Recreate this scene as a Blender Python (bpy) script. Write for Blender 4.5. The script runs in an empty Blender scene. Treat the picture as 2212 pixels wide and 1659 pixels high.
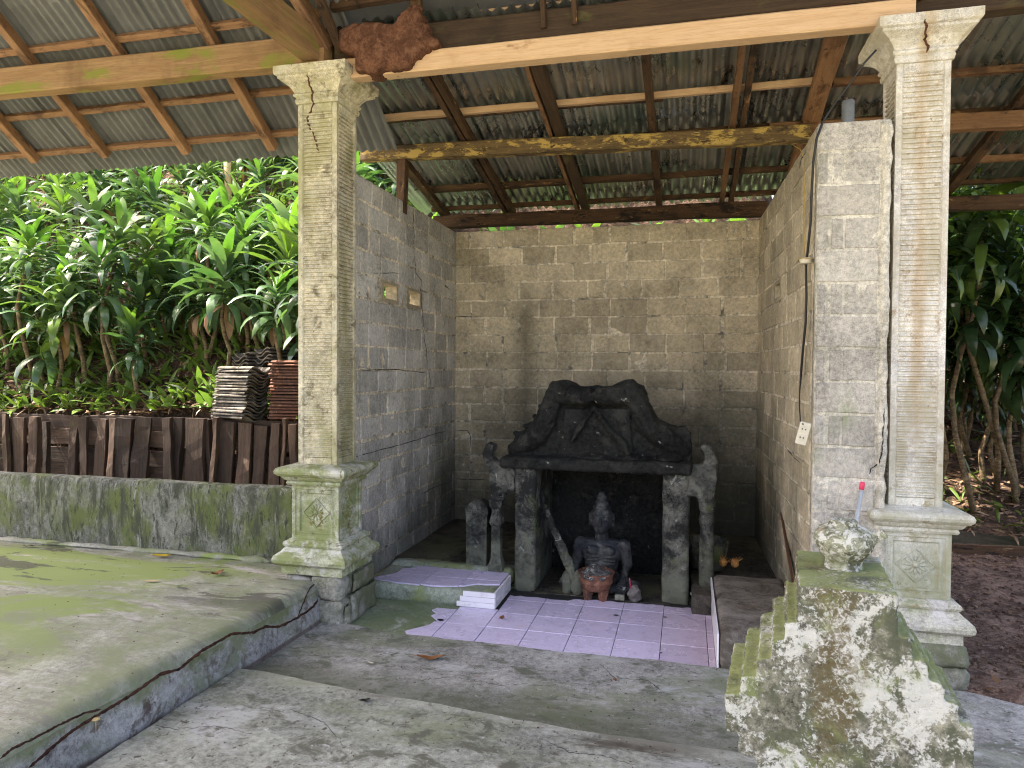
import bpy, bmesh, math, random
from mathutils import Vector, Matrix, noise
R = random.Random(7)
D = bpy.data; scene = bpy.context.scene; COL = scene.collection
rad = math.radians

# ------------------------------------------------------------------ camera
EYE = Vector((0, 0, 1.8)); FOC = 1520.0; IW, IH = 2212.0, 1659.0
_yaw, _pit, _rol = rad(13.9), rad(-1.32), rad(.37)
FW = Vector((-math.sin(_yaw)*math.cos(_pit), math.cos(_yaw)*math.cos(_pit), math.sin(_pit)))
_r0 = Vector((math.cos(_yaw), math.sin(_yaw), 0)); _u0 = _r0.cross(FW)
RT = _r0*math.cos(_rol)+_u0*math.sin(_rol); UP = -_r0*math.sin(_rol)+_u0*math.cos(_rol)
cam = D.cameras.new('camera'); cam.sensor_width = 36; cam.lens = 36*FOC/IW
cam.sensor_fit = 'HORIZONTAL'; cam.clip_start = .05; cam.clip_end = 500
camo = D.objects.new('camera', cam); COL.objects.link(camo)
m3 = Matrix((RT, UP, -FW)).transposed()
camo.matrix_world = Matrix.Translation(EYE) @ m3.to_4x4()
scene.camera = camo
# measured photograph position -> point of the real place on a known plane
def ray(x, y): return FW + RT*((x-IW/2)/FOC) - UP*((y-IH/2)/FOC)
def onZ(x, y, z): d = ray(x, y); return EYE + d*((z-EYE.z)/d.z)
def onY(x, y, Y): d = ray(x, y); return EYE + d*((Y-EYE.y)/d.y)
def onX(x, y, X): d = ray(x, y); return EYE + d*((X-EYE.x)/d.x)
def onPl(x, y, p, n):
    d = ray(x, y); n = Vector(n); return EYE + d*((Vector(p)-EYE).dot(n)/d.dot(n))

# ------------------------------------------------------------------ sky, sun, exposure
SUN = Vector((-.52, -.02, .85)).normalized()
w = D.worlds.new('World'); scene.world = w; w.use_nodes = True
nt = w.node_tree; bg = nt.nodes['Background']
sky = nt.nodes.new('ShaderNodeTexSky'); sky.sky_type = 'NISHITA'; sky.sun_disc = False
sky.sun_elevation = math.asin(SUN.z); sky.sun_rotation = math.atan2(SUN.x, SUN.y)
sky.air_density = .8; sky.dust_density = 6.0; sky.ozone_density = .3
nt.links.new(sky.outputs[0], bg.inputs[0]); bg.inputs[1].default_value = .15
sl = D.lights.new('sun', 'SUN'); sl.energy = 5.0; sl.angle = rad(.5); sl.color = (1, .94, .84)
so = D.objects.new('sun', sl); COL.objects.link(so); so.rotation_euler = SUN.to_track_quat('Z', 'Y').to_euler()
so.location = (-6, 4, 20)
vs = scene.view_settings; vs.view_transform = 'Standard'; vs.look = 'None'; vs.gamma = 1; vs.use_curve_mapping = False
vs.exposure = 2.5; vs.use_white_balance = True; vs.white_balance_temperature = 6800; vs.white_balance_tint = 12
scene.cycles.max_bounces = 10; scene.cycles.diffuse_bounces = 6; scene.cycles.use_denoising = True; scene.cycles.filter_width = 1.1
scene.cycles.sample_clamp_indirect = 8

# ------------------------------------------------------------------ node helpers
class NT:
    def __init__(s, name):
        s.m = D.materials.new(name); s.m.use_nodes = True
        s.t = s.m.node_tree; s.b = s.t.nodes['Principled BSDF']; s._g = None
    def n(s, typ, **kw):
        o = s.t.nodes.new('ShaderNode'+typ)
        for k, v in kw.items(): setattr(o, k, v)
        return o
    def link(s, a, b): s.t.links.new(a, b)
    def put(s, sock, v):
        if isinstance(v, bpy.types.NodeSocket): s.link(v, sock)
        elif isinstance(v, (tuple, list)) and len(v) == 3 and sock.type == 'RGBA': sock.default_value = (*v, 1)
        else: sock.default_value = v
    def pos(s, kind='world'):
        if kind == 'world':
            return s.n('NewGeometry').outputs['Position']
        return s.n('TexCoord').outputs['Object']
    def map(s, vec, sc=(1, 1, 1), loc=(0, 0, 0)):
        o = s.n('Mapping'); s.put(o.inputs['Vector'], vec); o.inputs['Scale'].default_value = sc
        o.inputs['Location'].default_value = loc; return o.outputs[0]
    def noise(s, vec, scale, detail=5, rough=.6, dist=0):
        o = s.n('TexNoise'); s.put(o.inputs['Vector'], vec)
        for k, v in (('Scale', scale), ('Detail', detail), ('Roughness', rough), ('Distortion', dist)): o.inputs[k].default_value = v
        return o.outputs['Fac']
    def voro(s, vec, scale, feat='F1', out='Distance'):
        o = s.n('TexVoronoi', feature=feat); s.put(o.inputs['Vector'], vec); o.inputs['Scale'].default_value = scale
        return o.outputs[out]
    def rng(s, v, a, b, c=0., d=1., smooth=True):
        o = s.n('MapRange'); o.interpolation_type = 'SMOOTHSTEP' if smooth else 'LINEAR'
        s.put(o.inputs[0], v)
        for i, x in enumerate((a, b, c, d)): o.inputs[i+1].default_value = x
        return o.outputs[0]
    def math(s, op, a, b=0.):
        o = s.n('Math', operation=op); s.put(o.inputs[0], a); s.put(o.inputs[1], b); return o.outputs[0]
    def mix(s, f, a, b, mode='MIX'):
        o = s.n('Mix', data_type='RGBA', blend_type=mode); s.put(o.inputs[0], f); s.put(o.inputs[6], a); s.put(o.inputs[7], b)
        return o.outputs[2]
    def sep(s, v):
        o = s.n('SeparateXYZ'); s.put(o.inputs[0], v); return o.outputs
    def bump(s, h, strength=.4, dist=.01):
        o = s.n('Bump'); s.put(o.inputs['Height'], h); o.inputs['Strength'].default_value = strength
        o.inputs['Distance'].default_value = dist; s.link(o.outputs[0], s.b.inputs['Normal'])
    def rand(s): return s.n('ObjectInfo').outputs['Random']
    def done(s, col, rough=.9, metal=0, spec=.4):
        s.put(s.b.inputs['Base Color'], col); s.put(s.b.inputs['Roughness'], rough)
        s.put(s.b.inputs['Metallic'], metal); s.put(s.b.inputs['Specular IOR Level'], spec); return s.m

def weathered(name, base, layers=(), var=.25, bump=.5, bscale=90, bdist=.004, rough=.9, coord='world', tint=0., spec=.3, extra=None):
    """rock, plaster, concrete: a base colour with noise layers (colour, scale, lo, hi[, stretch])"""
    t = NT(name); P = t.pos(coord)
    big = t.noise(P, 2.3, 6, .65); fine = t.noise(P, 32, 6, .8); grit = t.noise(P, 170, 3, .7)
    k = t.math('ADD', t.rng(big, .32, .68, 1-var*1.3, 1+var*1.3), t.rng(fine, .34, .66, -var*1.5, var*1.5))
    k = t.math('ADD', k, t.rng(grit, .33, .67, -.2, .2))
    if tint: k = t.math('MULTIPLY', k, t.rng(t.rand(), 0, 1, 1-tint, 1+tint, False))
    c = t.mix(1., base, t.n('CombineColor').outputs[0], 'MULTIPLY')
    mixn = c.node; cc = t.n('CombineColor')
    for i in range(3): t.put(cc.inputs[i], k)
    t.put(mixn.inputs[7], cc.outputs[0])
    for i, L in enumerate(layers):
        col, sc, lo, hi = L[:4]; st = L[4] if len(L) > 4 else (1, 1, 1)
        v = t.map(P, st, (i*7.3, i*3.1, i*5.7))
        f = t.rng(t.noise(v, sc, 7, .72, .4), lo-.06, hi-.075)
        if len(L) > 5 and L[5]: f = t.math('MULTIPLY', f, L[5](t, P))
        c = t.mix(f, c, col)
    if extra: c = extra(t, P, c)
    h = t.math('ADD', t.math('MULTIPLY', fine, .8), t.math('MULTIPLY', t.noise(P, bscale, 6, .75), .6))
    t.bump(h, bump, bdist)
    return t.done(c, rough, 0, spec)

def wood(name, a, b, c, rough=.75, layers=(), bump=.5, sc=1., spec=.3, kr=(.75, 1.15)):
    t = NT(name); O = t.pos('obj'); rnd = t.rand()
    off = t.n('CombineXYZ'); t.put(off.inputs[0], t.math('MULTIPLY', rnd, 13.)); t.put(off.inputs[1], t.math('MULTIPLY', rnd, 7.))
    va = t.n('VectorMath', operation='ADD'); t.link(O, va.inputs[0]); t.link(off.outputs[0], va.inputs[1]); V = va.outputs[0]
    g = t.noise(t.map(V, (1.2*sc, 28*sc, 28*sc)), 1.6, 6, .65, .6)
    f = t.noise(t.map(V, (6, 160, 160)), 1.5, 3, .6)
    col = t.mix(t.rng(g, .3, .7), a, b); col = t.mix(t.rng(f, .45, .75, 0, .6), col, c)
    col = t.mix(t.rng(t.noise(V, 2.2, 5, .7), .48, .75, 0, .7), col, c)
    for i, (lc, lsc, lo, hi) in enumerate(layers):
        col = t.mix(t.rng(t.noise(t.map(V, (1, 2.5, 2.5), (i*5.1, 1, 2)), lsc, 7, .7, .3), lo, hi), col, lc)
    k = t.rng(rnd, 0, 1, *kr, False); cc = t.n('CombineColor')
    for i in range(3): t.put(cc.inputs[i], k)
    col = t.mix(1., col, cc.outputs[0], 'MULTIPLY')
    t.bump(t.math('ADD', g, t.math('MULTIPLY', f, .5)), bump, .006)
    return t.done(col, rough, 0, spec)

def plain(name, col, rough=.6, metal=0, spec=.4, var=.15, scale=20, coord='obj'):
    t = NT(name); P = t.pos(coord); n = t.noise(P, scale, 5, .7)
    lo = tuple(x*(1-var) for x in col); hi = tuple(min(1, x*(1+var)) for x in col)
    t.bump(t.noise(P, scale*4, 4), .15, .002)
    return t.done(t.mix(t.rng(n, .3, .7), lo, hi), rough, metal, spec)

# ------------------------------------------------------------------ object helpers
def obj(name, me, mat=None, parent=None, M=None):
    if isinstance(me, bmesh.types.BMesh):
        b = me; me = D.meshes.new(name); b.normal_update(); b.to_mesh(me); b.free()
    if mat is not None and not me.materials: me.materials.append(mat)
    o = D.objects.new(name, me); COL.objects.link(o)
    if M is not None: o.matrix_world = M
    if parent is not None: adopt(o, parent)
    return o
def adopt(o, parent):
    o.parent = parent
    o.matrix_parent_inverse = world_of(parent).inverted()
def world_of(o):
    if o.parent is None: return o.matrix_basis.copy()
    return world_of(o.parent) @ o.matrix_parent_inverse @ o.matrix_basis
def tag(o, label=None, cat=None, group=None, kind=None):
    if label: o['label'] = label
    if cat: o['category'] = cat
    if group: o['group'] = group
    if kind: o['kind'] = kind
    return o
def thing(name, label, cat, loc=(0, 0, 0), group=None, rz=0):
    o = D.objects.new(name, None); COL.objects.link(o); o.location = loc; o.rotation_euler = (0, 0, rz)
    o.matrix_basis = Matrix.Translation(Vector(loc)) @ Matrix.Rotation(rz, 4, 'Z')
    o.empty_display_size = .1; o['kind'] = 'thing'
    return tag(o, label, cat, group)
def smooth(o, on=True):
    o.data.polygons.foreach_set('use_smooth', [on]*len(o.data.polygons)); return o

def nz(p, s=1.): return noise.noise(Vector(p)*s)
def fbm(p, s=1., o=4): return noise.fractal(Vector(p)*s, 1., 2., o)

def bm_box(bm, lo, hi, bev=0.):
    v = [bm.verts.new((x, y, z)) for z in (lo[2], hi[2]) for y in (lo[1], hi[1]) for x in (lo[0], hi[0])]
    fs = [bm.faces.new([v[i] for i in q]) for q in ((0, 2, 3, 1), (4, 5, 7, 6), (0, 1, 5, 4), (1, 3, 7, 5), (3, 2, 6, 7), (2, 0, 4, 6))]
    if bev:
        es = list({e for f in fs for e in f.edges})
        bmesh.ops.bevel(bm, geom=es, offset=bev, segments=2, profile=.6, affect='EDGES')
    return v
def box(name, lo, hi, mat, parent=None, bev=.004):
    b = bmesh.new(); bm_box(b, lo, hi, bev); return obj(name, b, mat, parent)

def rough_box(name, lo, hi, mat, parent=None, cell=.06, amp=.006, fr=6., bev=.01, seed=0, chip=0.):
    """a box with a grid on every side, worn and uneven"""
    b = bmesh.new(); lo = Vector(lo); hi = Vector(hi); d = hi-lo
    n = [max(1, min(90, int(round(d[i]/cell)))) for i in range(3)]
    idx = {}
    def vert(i, j, k):
        key = (i, j, k)
        if key not in idx: idx[key] = b.verts.new((lo.x+d.x*i/n[0], lo.y+d.y*j/n[1], lo.z+d.z*k/n[2]))
        return idx[key]
    for a in range(3):
        u, v = (a+1) % 3, (a+2) % 3
        for side in (0, n[a]):
            for i in range(n[u]):
                for j in range(n[v]):
                    q = []
                    for di, dj in ((0, 0), (1, 0), (1, 1), (0, 1)):
                        c = [0, 0, 0]; c[a] = side; c[u] = i+di; c[v] = j+dj; q.append(vert(*c))
                    if side == 0: q.reverse()
                    b.faces.new(q)
    c0 = (lo+hi)/2
    for v in b.verts:
        p = v.co.copy()
        on = sum(1 for i in range(3) if abs(p[i]-lo[i]) < 1e-6 or abs(p[i]-hi[i]) < 1e-6)
        dirn = Vector([(0 if (abs(p[i]-lo[i]) > 1e-6 and abs(p[i]-hi[i]) > 1e-6) else (1 if p[i] > c0[i] else -1)) for i in range(3)])
        if on >= 2:
            v.co -= dirn*bev*(1+chip*max(0, fbm(p+Vector((seed, 3, 1)), 9., 3))*3)
        s = Vector((seed*3.7, seed*1.3, 0))
        v.co += dirn.normalized()*amp*fbm(p+s, fr, 4)
    o = obj(name, b, mat, parent); return smooth(o)

def beam(name, p0, p1, w, h, mat, parent=None, rough=.003, up=(0, 0, 1), taper=1., seg=None, chop=0., rot=0.):
    """timber from p0 to p1 (centre line); local X runs along the grain"""
    p0 = Vector(p0); p1 = Vector(p1); x = (p1-p0); L = x.length; x.normalize()
    y = Vector(up).cross(x).normalized(); z = x.cross(y)
    M = Matrix((x, y, z)).transposed().to_4x4(); M.translation = p0
    if rot: M = M @ Matrix.Rotation(rot, 4, 'X')
    b = bmesh.new(); n = seg or max(4, int(L/.12)); sd = R.uniform(0, 50); rows = []
    bv = min(w, h)*.08
    prof = [(-w/2+bv, -h/2), (w/2-bv, -h/2), (w/2, -h/2+bv), (w/2, h/2-bv), (w/2-bv, h/2), (-w/2+bv, h/2), (-w/2, h/2-bv), (-w/2, -h/2+bv)]
    for i in range(n+1):
        t = i/n; k = 1+(taper-1)*t; r = []
        for (yy, zz) in prof:
            q = Vector((L*t, yy*k, zz*k))
            q.y += rough*fbm((q.x*2+sd, yy*9, zz*9), 1, 4); q.z += rough*fbm((q.x*2+sd+9, yy*9, zz*9), 1, 4)
            if chop and i == n and zz > 0: q.x -= chop
            r.append(b.verts.new(q))
        rows.append(r)
    for i in range(n):
        for j in range(8): b.faces.new((rows[i][j], rows[i][(j+1) % 8], rows[i+1][(j+1) % 8], rows[i+1][j]))
    b.faces.new(rows[0][::-1]); b.faces.new(rows[n])
    bmesh.ops.recalc_face_normals(b, faces=b.faces)
    return obj(name, b, mat, parent, M)

def tube(name, pts, rads, mat, parent=None, seg=8, cap=True):
    b = bmesh.new(); add_tube(b, pts, rads, seg, cap); o = obj(name, b, mat, parent); return smooth(o)
def add_tube(b, pts, rads, seg=8, cap=True):
    pts = [Vector(p) for p in pts]
    if not isinstance(rads, (list, tuple)): rads = [rads]*len(pts)
    rings = []; nrm = None
    for i, p in enumerate(pts):
        d = (pts[min(i+1, len(pts)-1)]-pts[max(i-1, 0)]).normalized()
        if nrm is None: nrm = d.orthogonal().normalized()
        nrm = (nrm-d*nrm.dot(d)).normalized(); bn = d.cross(nrm)
        rings.append([b.verts.new(p+(nrm*math.cos(a)+bn*math.sin(a))*rads[i]) for a in [2*math.pi*j/seg for j in range(seg)]])
    for i in range(len(pts)-1):
        for j in range(seg): b.faces.new((rings[i][j], rings[i][(j+1) % seg], rings[i+1][(j+1) % seg], rings[i+1][j]))
    if cap: b.faces.new(rings[0][::-1]); b.faces.new(rings[-1])
def lathe(name, prof, mat, parent=None, seg=28, at=(0, 0, 0), wob=0., seed=0):
    b = bmesh.new(); rings = []
    for (r, z) in prof:
        rings.append([b.verts.new((at[0]+math.cos(2*math.pi*j/seg)*r*(1+wob*nz((j*.6+seed, z*9, 0))), at[1]+math.sin(2*math.pi*j/seg)*r*(1+wob*nz((j*.6+seed, z*9, 3))), at[2]+z)) for j in range(seg)])
    for i in range(len(prof)-1):
        for j in range(seg): b.faces.new((rings[i][j], rings[i][(j+1) % seg], rings[i+1][(j+1) % seg], rings[i+1][j]))
    b.faces.new(rings[0][::-1]); b.faces.new(rings[-1])
    o = obj(name, b, mat, parent); return smooth(o)

def square_loft(name, prof, c, mat, parent=None, seg=6, amp=.0015, seed=0, cut=.0):
    """square mouldings: prof is (half width, z); corners stay square"""
    b = bmesh.new(); rings = []
    for (h, z) in prof:
        r = []
        for s in range(4):
            a = [(-1, -1), (1, -1), (1, 1), (-1, 1)][s]; e = [(-1, -1), (1, -1), (1, 1), (-1, 1)][(s+1) % 4]
            for i in range(seg):
                t = i/seg; x = (a[0]+(e[0]-a[0])*t)*h; y = (a[1]+(e[1]-a[1])*t)*h
                p = Vector((c[0]+x, c[1]+y, z)); k = amp*fbm(p+Vector((seed, 0, 0)), 14, 3)
                r.append(b.verts.new(p+Vector((x, y, 0)).normalized()*k))
        rings.append(r)
    n = seg*4
    for i in range(len(prof)-1):
        for j in range(n): b.faces.new((rings[i][j], rings[i][(j+1) % n], rings[i+1][(j+1) % n], rings[i+1][j]))
    b.faces.new(rings[0][::-1]); b.faces.new(rings[-1])
    return obj(name, b, mat, parent)

def ellip(b, c, r, rot=None, sub=2):
    M = Matrix.Translation(Vector(c)) @ (rot or Matrix.Identity(4)) @ Matrix.Diagonal((*r, 1))
    bmesh.ops.create_icosphere(b, subdivisions=sub, radius=1, matrix=M)
def remesh(name, b, mat, parent=None, voxel=.012, amp=0., fr=10., it=2, disp=None):
    """melt overlapping lumps into one continuous carved surface"""
    me = D.meshes.new(name+'_src'); b.to_mesh(me); b.free(); tmp = D.objects.new(name+'_src', me); COL.objects.link(tmp)
    md = tmp.modifiers.new('r', 'REMESH'); md.mode = 'VOXEL'; md.voxel_size = voxel
    if it: sm = tmp.modifiers.new('s', 'SMOOTH'); sm.iterations = it; sm.factor = .5
    dg = bpy.context.evaluated_depsgraph_get(); out = D.meshes.new_from_object(tmp.evaluated_get(dg), depsgraph=dg)
    D.objects.remove(tmp); D.meshes.remove(me)
    if amp or disp:
        nr = [v.normal.copy() for v in out.vertices]
        for v, n_ in zip(out.vertices, nr):
            k = amp*fbm(v.co, fr, 4) if amp else 0
            if disp: k += disp(v.co)
            v.co += n_*k
    out.name = name; out.materials.clear(); o = obj(name, out, mat, parent); return smooth(o)
def grid(name, us, vs, f, mat, parent=None):
    b = bmesh.new(); V = [[b.verts.new(f(u, v)) for u in us] for v in vs]
    for j in range(len(vs)-1):
        for i in range(len(us)-1): b.faces.new((V[j][i], V[j][i+1], V[j+1][i+1], V[j+1][i]))
    return smooth(obj(name, b, mat, parent))
def lin(a, b, n): return [a+(b-a)*i/(n-1) for i in range(n)]
# ------------------------------------------------------------------ materials
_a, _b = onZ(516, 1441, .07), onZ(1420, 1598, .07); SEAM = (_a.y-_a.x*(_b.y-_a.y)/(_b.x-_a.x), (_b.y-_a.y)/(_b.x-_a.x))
GREEN = (.10, .13, .035); MOSS = (.085, .12, .03); DARK = (.018, .018, .015)
def soot(t, P, c):
    """old smoke and damp stains: round the shrine, one drip streak on the back wall, damp foot of the walls"""
    s = t.sep(P); nzf = t.noise(P, 2.1, 6, .7)
    dx = t.math('MULTIPLY', t.math('ADD', s[0], .55), .62); dz = t.math('ADD', s[2], -.35)
    d = t.math('SQRT', t.math('ADD', t.math('MULTIPLY', dx, dx), t.math('MULTIPLY', dz, dz)))
    f = t.rng(t.math('ADD', d, t.math('MULTIPLY', t.math('ADD', nzf, -.5), 1.1)), 1.75, .55)
    f = t.math('MULTIPLY', f, t.rng(s[1], 6.5, 7.1))
    c = t.mix(t.math('MULTIPLY', f, .86), c, (.036, .036, .022))
    lx = t.math('ADD', t.math('ABSOLUTE', t.math('ADD', s[0], 1.66)), t.math('MULTIPLY', t.math('ADD', nzf, -.5), .16))
    f = t.math('MULTIPLY', t.rng(lx, .20, -.06), t.math('MULTIPLY', t.rng(s[2], 2.95, 2.3), t.rng(s[1], 7.0, 7.1)))
    c = t.mix(t.math('MULTIPLY', f, .62), c, (.06, .052, .036))
    fz = t.math('ADD', s[2], t.math('MULTIPLY', t.math('ADD', t.noise(t.map(P, (1, 1, .45)), 2.6, 6, .75), -.5), 2.2))
    c = t.mix(t.math('MULTIPLY', t.rng(fz, 1.05, .1), .68), c, (.042, .045, .036))
    g = t.math('MULTIPLY', t.rng(t.noise(P, 1.4, 5, .7), .46, .66), t.rng(s[2], 2.3, 1.1))
    return t.mix(t.math('MULTIPLY', g, .45), c, (.10, .11, .065))
M_block = weathered('concrete_block', (.47, .395, .272), [((.21, .17, .115), 5, .64, .82), ((.44, .385, .30), 9, .6, .8), ((.40, .37, .33), 3.2, .64, .78, (14, 14, .7))],
                    var=.16, bump=.9, bscale=130, bdist=.006, rough=.95, tint=.19, extra=soot)
M_blockL = weathered('grey_concrete_block', (.47, .445, .395), [((.25, .225, .195), 5, .60, .80), ((.56, .53, .49), 9, .6, .8), ((.55, .53, .51), 3.2, .62, .76, (10, 10, .6))],
                    var=.16, bump=.9, bscale=130, bdist=.006, rough=.95, tint=.2, extra=soot)
M_mortar = weathered('mortar', (.66, .58, .44), [((.15, .14, .12), 7, .55, .75)], var=.25, bump=1., bscale=60, bdist=.012, rough=.95, extra=soot)
M_pier = weathered('pier_block', (.40, .365, .315), [((.30, .26, .215), 6, .64, .82), ((.52, .48, .42), 11, .60, .82), ((.25, .29, .15), 2.2, .62, .85)],
                   var=.2, bump=1., bscale=110, bdist=.006, rough=.95, tint=.16)
M_piermortar = weathered('pier_mortar', (.57, .525, .44), [((.32, .30, .22), 6, .55, .8)], var=.22, bump=1., bscale=60, bdist=.012, rough=.95)
def moss_floor(t, P, c):
    s = t.sep(P)
    f = t.math('MULTIPLY', t.rng(t.noise(t.map(P, (.5, 1.2, 1)), 1.35, 6, .65, 1.2), .46, .54), t.math('MULTIPLY', t.rng(s[0], -2.75, -3.5), t.rng(s[1], 2.5, 3.5)))
    c = t.mix(t.math('MULTIPLY', f, .95), c, (.20, .25, .075))
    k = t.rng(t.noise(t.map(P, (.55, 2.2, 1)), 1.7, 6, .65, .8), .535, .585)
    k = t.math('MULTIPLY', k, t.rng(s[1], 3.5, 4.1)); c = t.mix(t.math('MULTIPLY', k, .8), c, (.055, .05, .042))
    o = t.math('MULTIPLY', t.rng(t.noise(P, 40, 5, .7), .6, .68), t.rng(t.noise(t.map(P, (1, 1, 1)), 1.8, 3, .6), .55, .68))
    return t.mix(t.math('MULTIPLY', o, .7), c, (.36, .27, .13))
M_terrace = weathered('terrace_concrete', (.305, .30, .25), [((.19, .21, .115), 1.1, .46, .70), ((.42, .385, .37), 1.5, .60, .74, (.5, 1.6, 1)), ((.13, .125, .10), 2.4, .66, .78), ((.20, .19, .15), 12, .58, .72, (.4, 1.6, 1))],
                      var=.16, bump=.45, bscale=120, bdist=.003, rough=.8, extra=moss_floor)
def riser(t, P, c):
    s = t.sep(P); n = t.noise(t.map(P, (1, 1, .6)), 5., 6, .7)
    f = t.rng(t.math('ADD', s[2], t.math('MULTIPLY', t.math('ADD', n, -.5), .28)), .17, .25)
    c = t.mix(t.math('MULTIPLY', f, .8), c, (.175, .20, .085))
    return t.mix(t.math('MULTIPLY', t.rng(s[2], .055, .035), .75), c, (.09, .055, .045))
M_riser = weathered('terrace_riser', (.34, .325, .31), [((.22, .24, .15), 3, .5, .72), ((.46, .45, .44), 5, .6, .76), ((.17, .15, .13), 10, .60, .70), ((.12, .09, .08), 4, .64, .74)], var=.25, bump=1., bscale=40, bdist=.012, rough=.9, extra=riser)
def dampshade(t, P, c):  # greenish damp, plus shade at the step's foot put into the colour
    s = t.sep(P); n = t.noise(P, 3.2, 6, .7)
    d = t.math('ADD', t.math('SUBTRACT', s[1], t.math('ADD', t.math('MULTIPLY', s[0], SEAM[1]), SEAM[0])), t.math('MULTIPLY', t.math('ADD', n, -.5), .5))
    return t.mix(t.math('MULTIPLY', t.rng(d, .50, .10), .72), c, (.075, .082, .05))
def palerim(t, P, c):  # paler band along the far edge of the raised slab, so the step shows
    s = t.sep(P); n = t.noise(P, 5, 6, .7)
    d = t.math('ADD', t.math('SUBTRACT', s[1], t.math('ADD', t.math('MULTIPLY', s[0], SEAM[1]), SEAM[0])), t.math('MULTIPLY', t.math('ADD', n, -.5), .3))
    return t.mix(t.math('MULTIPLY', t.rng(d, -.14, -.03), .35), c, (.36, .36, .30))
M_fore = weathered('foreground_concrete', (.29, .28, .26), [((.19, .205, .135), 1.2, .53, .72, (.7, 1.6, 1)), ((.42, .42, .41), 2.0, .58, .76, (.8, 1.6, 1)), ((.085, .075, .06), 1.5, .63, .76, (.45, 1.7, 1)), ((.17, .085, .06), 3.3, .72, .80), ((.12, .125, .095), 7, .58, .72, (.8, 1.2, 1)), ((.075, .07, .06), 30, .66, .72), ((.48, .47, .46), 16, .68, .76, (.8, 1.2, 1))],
                   var=.22, bump=.55, bscale=70, bdist=.004, rough=.72, extra=dampshade)
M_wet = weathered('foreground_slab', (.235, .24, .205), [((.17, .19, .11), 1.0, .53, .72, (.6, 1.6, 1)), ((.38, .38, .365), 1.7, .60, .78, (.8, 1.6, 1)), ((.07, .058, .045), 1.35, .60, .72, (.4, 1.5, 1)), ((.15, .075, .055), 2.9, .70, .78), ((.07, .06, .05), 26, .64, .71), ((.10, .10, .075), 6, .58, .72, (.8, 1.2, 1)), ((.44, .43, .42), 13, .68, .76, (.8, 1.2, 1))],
                  var=.24, bump=.6, bscale=60, bdist=.005, rough=.7, extra=palerim)
M_rawfloor = weathered('alcove_screed', (.235, .26, .185), [((.16, .20, .10), 1.6, .42, .68), ((.40, .42, .38), 5, .62, .8), ((.07, .07, .055), 3, .66, .8)], var=.22, bump=.7, bscale=40, bdist=.006, rough=.85)
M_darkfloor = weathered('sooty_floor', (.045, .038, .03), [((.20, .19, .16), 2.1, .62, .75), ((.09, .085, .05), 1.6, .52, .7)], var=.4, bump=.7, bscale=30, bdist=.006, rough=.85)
M_ledge = weathered('platform_concrete', (.28, .30, .235), [((.24, .27, .10), 2.0, .5, .72), ((.12, .13, .09), 3, .62, .8), ((.45, .45, .42), 6, .64, .8)], var=.2, bump=.6, bscale=45, bdist=.005, rough=.85)
M_lowwall = weathered('parapet_render', (.155, .155, .13), [((.095, .115, .035), 1.9, .50, .66, (1, 1, .7)), ((.05, .055, .035), 2.6, .52, .70, (4, 4, 1)), ((.27, .26, .24), 3.2, .62, .76, (5, 5, 1)), ((.20, .205, .10), 2.7, .66, .78, (6, 6, .6)), ((.035, .04, .025), 14, .6, .7, (2, 2, .6))],
                      var=.25, bump=.6, bscale=60, bdist=.004, rough=.85)
def colmoss(lo, hi, amt):
    def f(t, P, c):
        s = t.sep(P); n = t.noise(P, 4.5, 6, .7)
        k = t.rng(t.math('ADD', s[2], t.math('MULTIPLY', t.math('ADD', n, -.5), 1.0)), hi, lo)
        c = t.mix(t.math('MULTIPLY', k, amt), c, (.16, .20, .055))
        k = t.math('MULTIPLY', t.rng(t.noise(P, 7, 5, .6), .55, .66), t.rng(s[2], 1.05, .85))
        return t.mix(t.math('MULTIPLY', k, amt), c, (.17, .14, .012))
    return f
M_colL = weathered('mossy_cast_stone', (.50, .45, .33), [((.33, .305, .16), 2.2, .50, .72, (2, 2, .6)), ((.19, .16, .10), 9, .58, .74), ((.50, .48, .38), 6, .58, .8), ((.13, .09, .055), 26, .68, .76)],
                   var=.2, bump=.6, bscale=80, bdist=.003, rough=.85, extra=colmoss(.2, 1.0, .5))
M_pedL = weathered('green_painted_stone', (.42, .415, .30), [((.23, .255, .10), 3, .46, .66), ((.56, .54, .47), 4, .56, .70), ((.17, .14, .02), 5, .64, .74), ((.24, .31, .225), 2.5, .62, .74), ((.16, .15, .09), 16, .62, .72)],
                   var=.22, bump=.7, bscale=60, bdist=.004, rough=.7)
def streak(t, P, c):
    s = t.sep(P); n = t.noise(t.map(P, (1, 1, .35)), 6, 5, .7)
    d = t.math('ADD', t.math('ABSOLUTE', t.math('ADD', s[0], -1.31)), t.math('MULTIPLY', t.math('ADD', n, -.5), .12))
    k = t.math('MULTIPLY', t.rng(d, .06, .005), t.rng(s[2], 1.1, 1.9)); c = t.mix(t.math('MULTIPLY', k, .5), c, (.42, .28, .13))
    return colmoss(.3, 1.5, .5)(t, P, c)
M_colR = weathered('pale_cast_stone', (.64, .60, .545), [((.47, .42, .32), 2.2, .46, .7, (2, 2, .6)), ((.35, .27, .17), 11, .62, .76), ((.70, .68, .64), 6, .58, .8), ((.24, .17, .10), 24, .69, .77)],
                   var=.15, bump=.6, bscale=80, bdist=.003, rough=.8, extra=streak)
M_pedR = weathered('mossy_pedestal_stone', (.50, .47, .38), [((.25, .28, .12), 2.4, .48, .66), ((.62, .58, .55), 4, .56, .74), ((.30, .20, .06), 7, .64, .76), ((.17, .14, .09), 20, .66, .76)], var=.2, bump=.7, bscale=60, bdist=.004, rough=.8)
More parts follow.
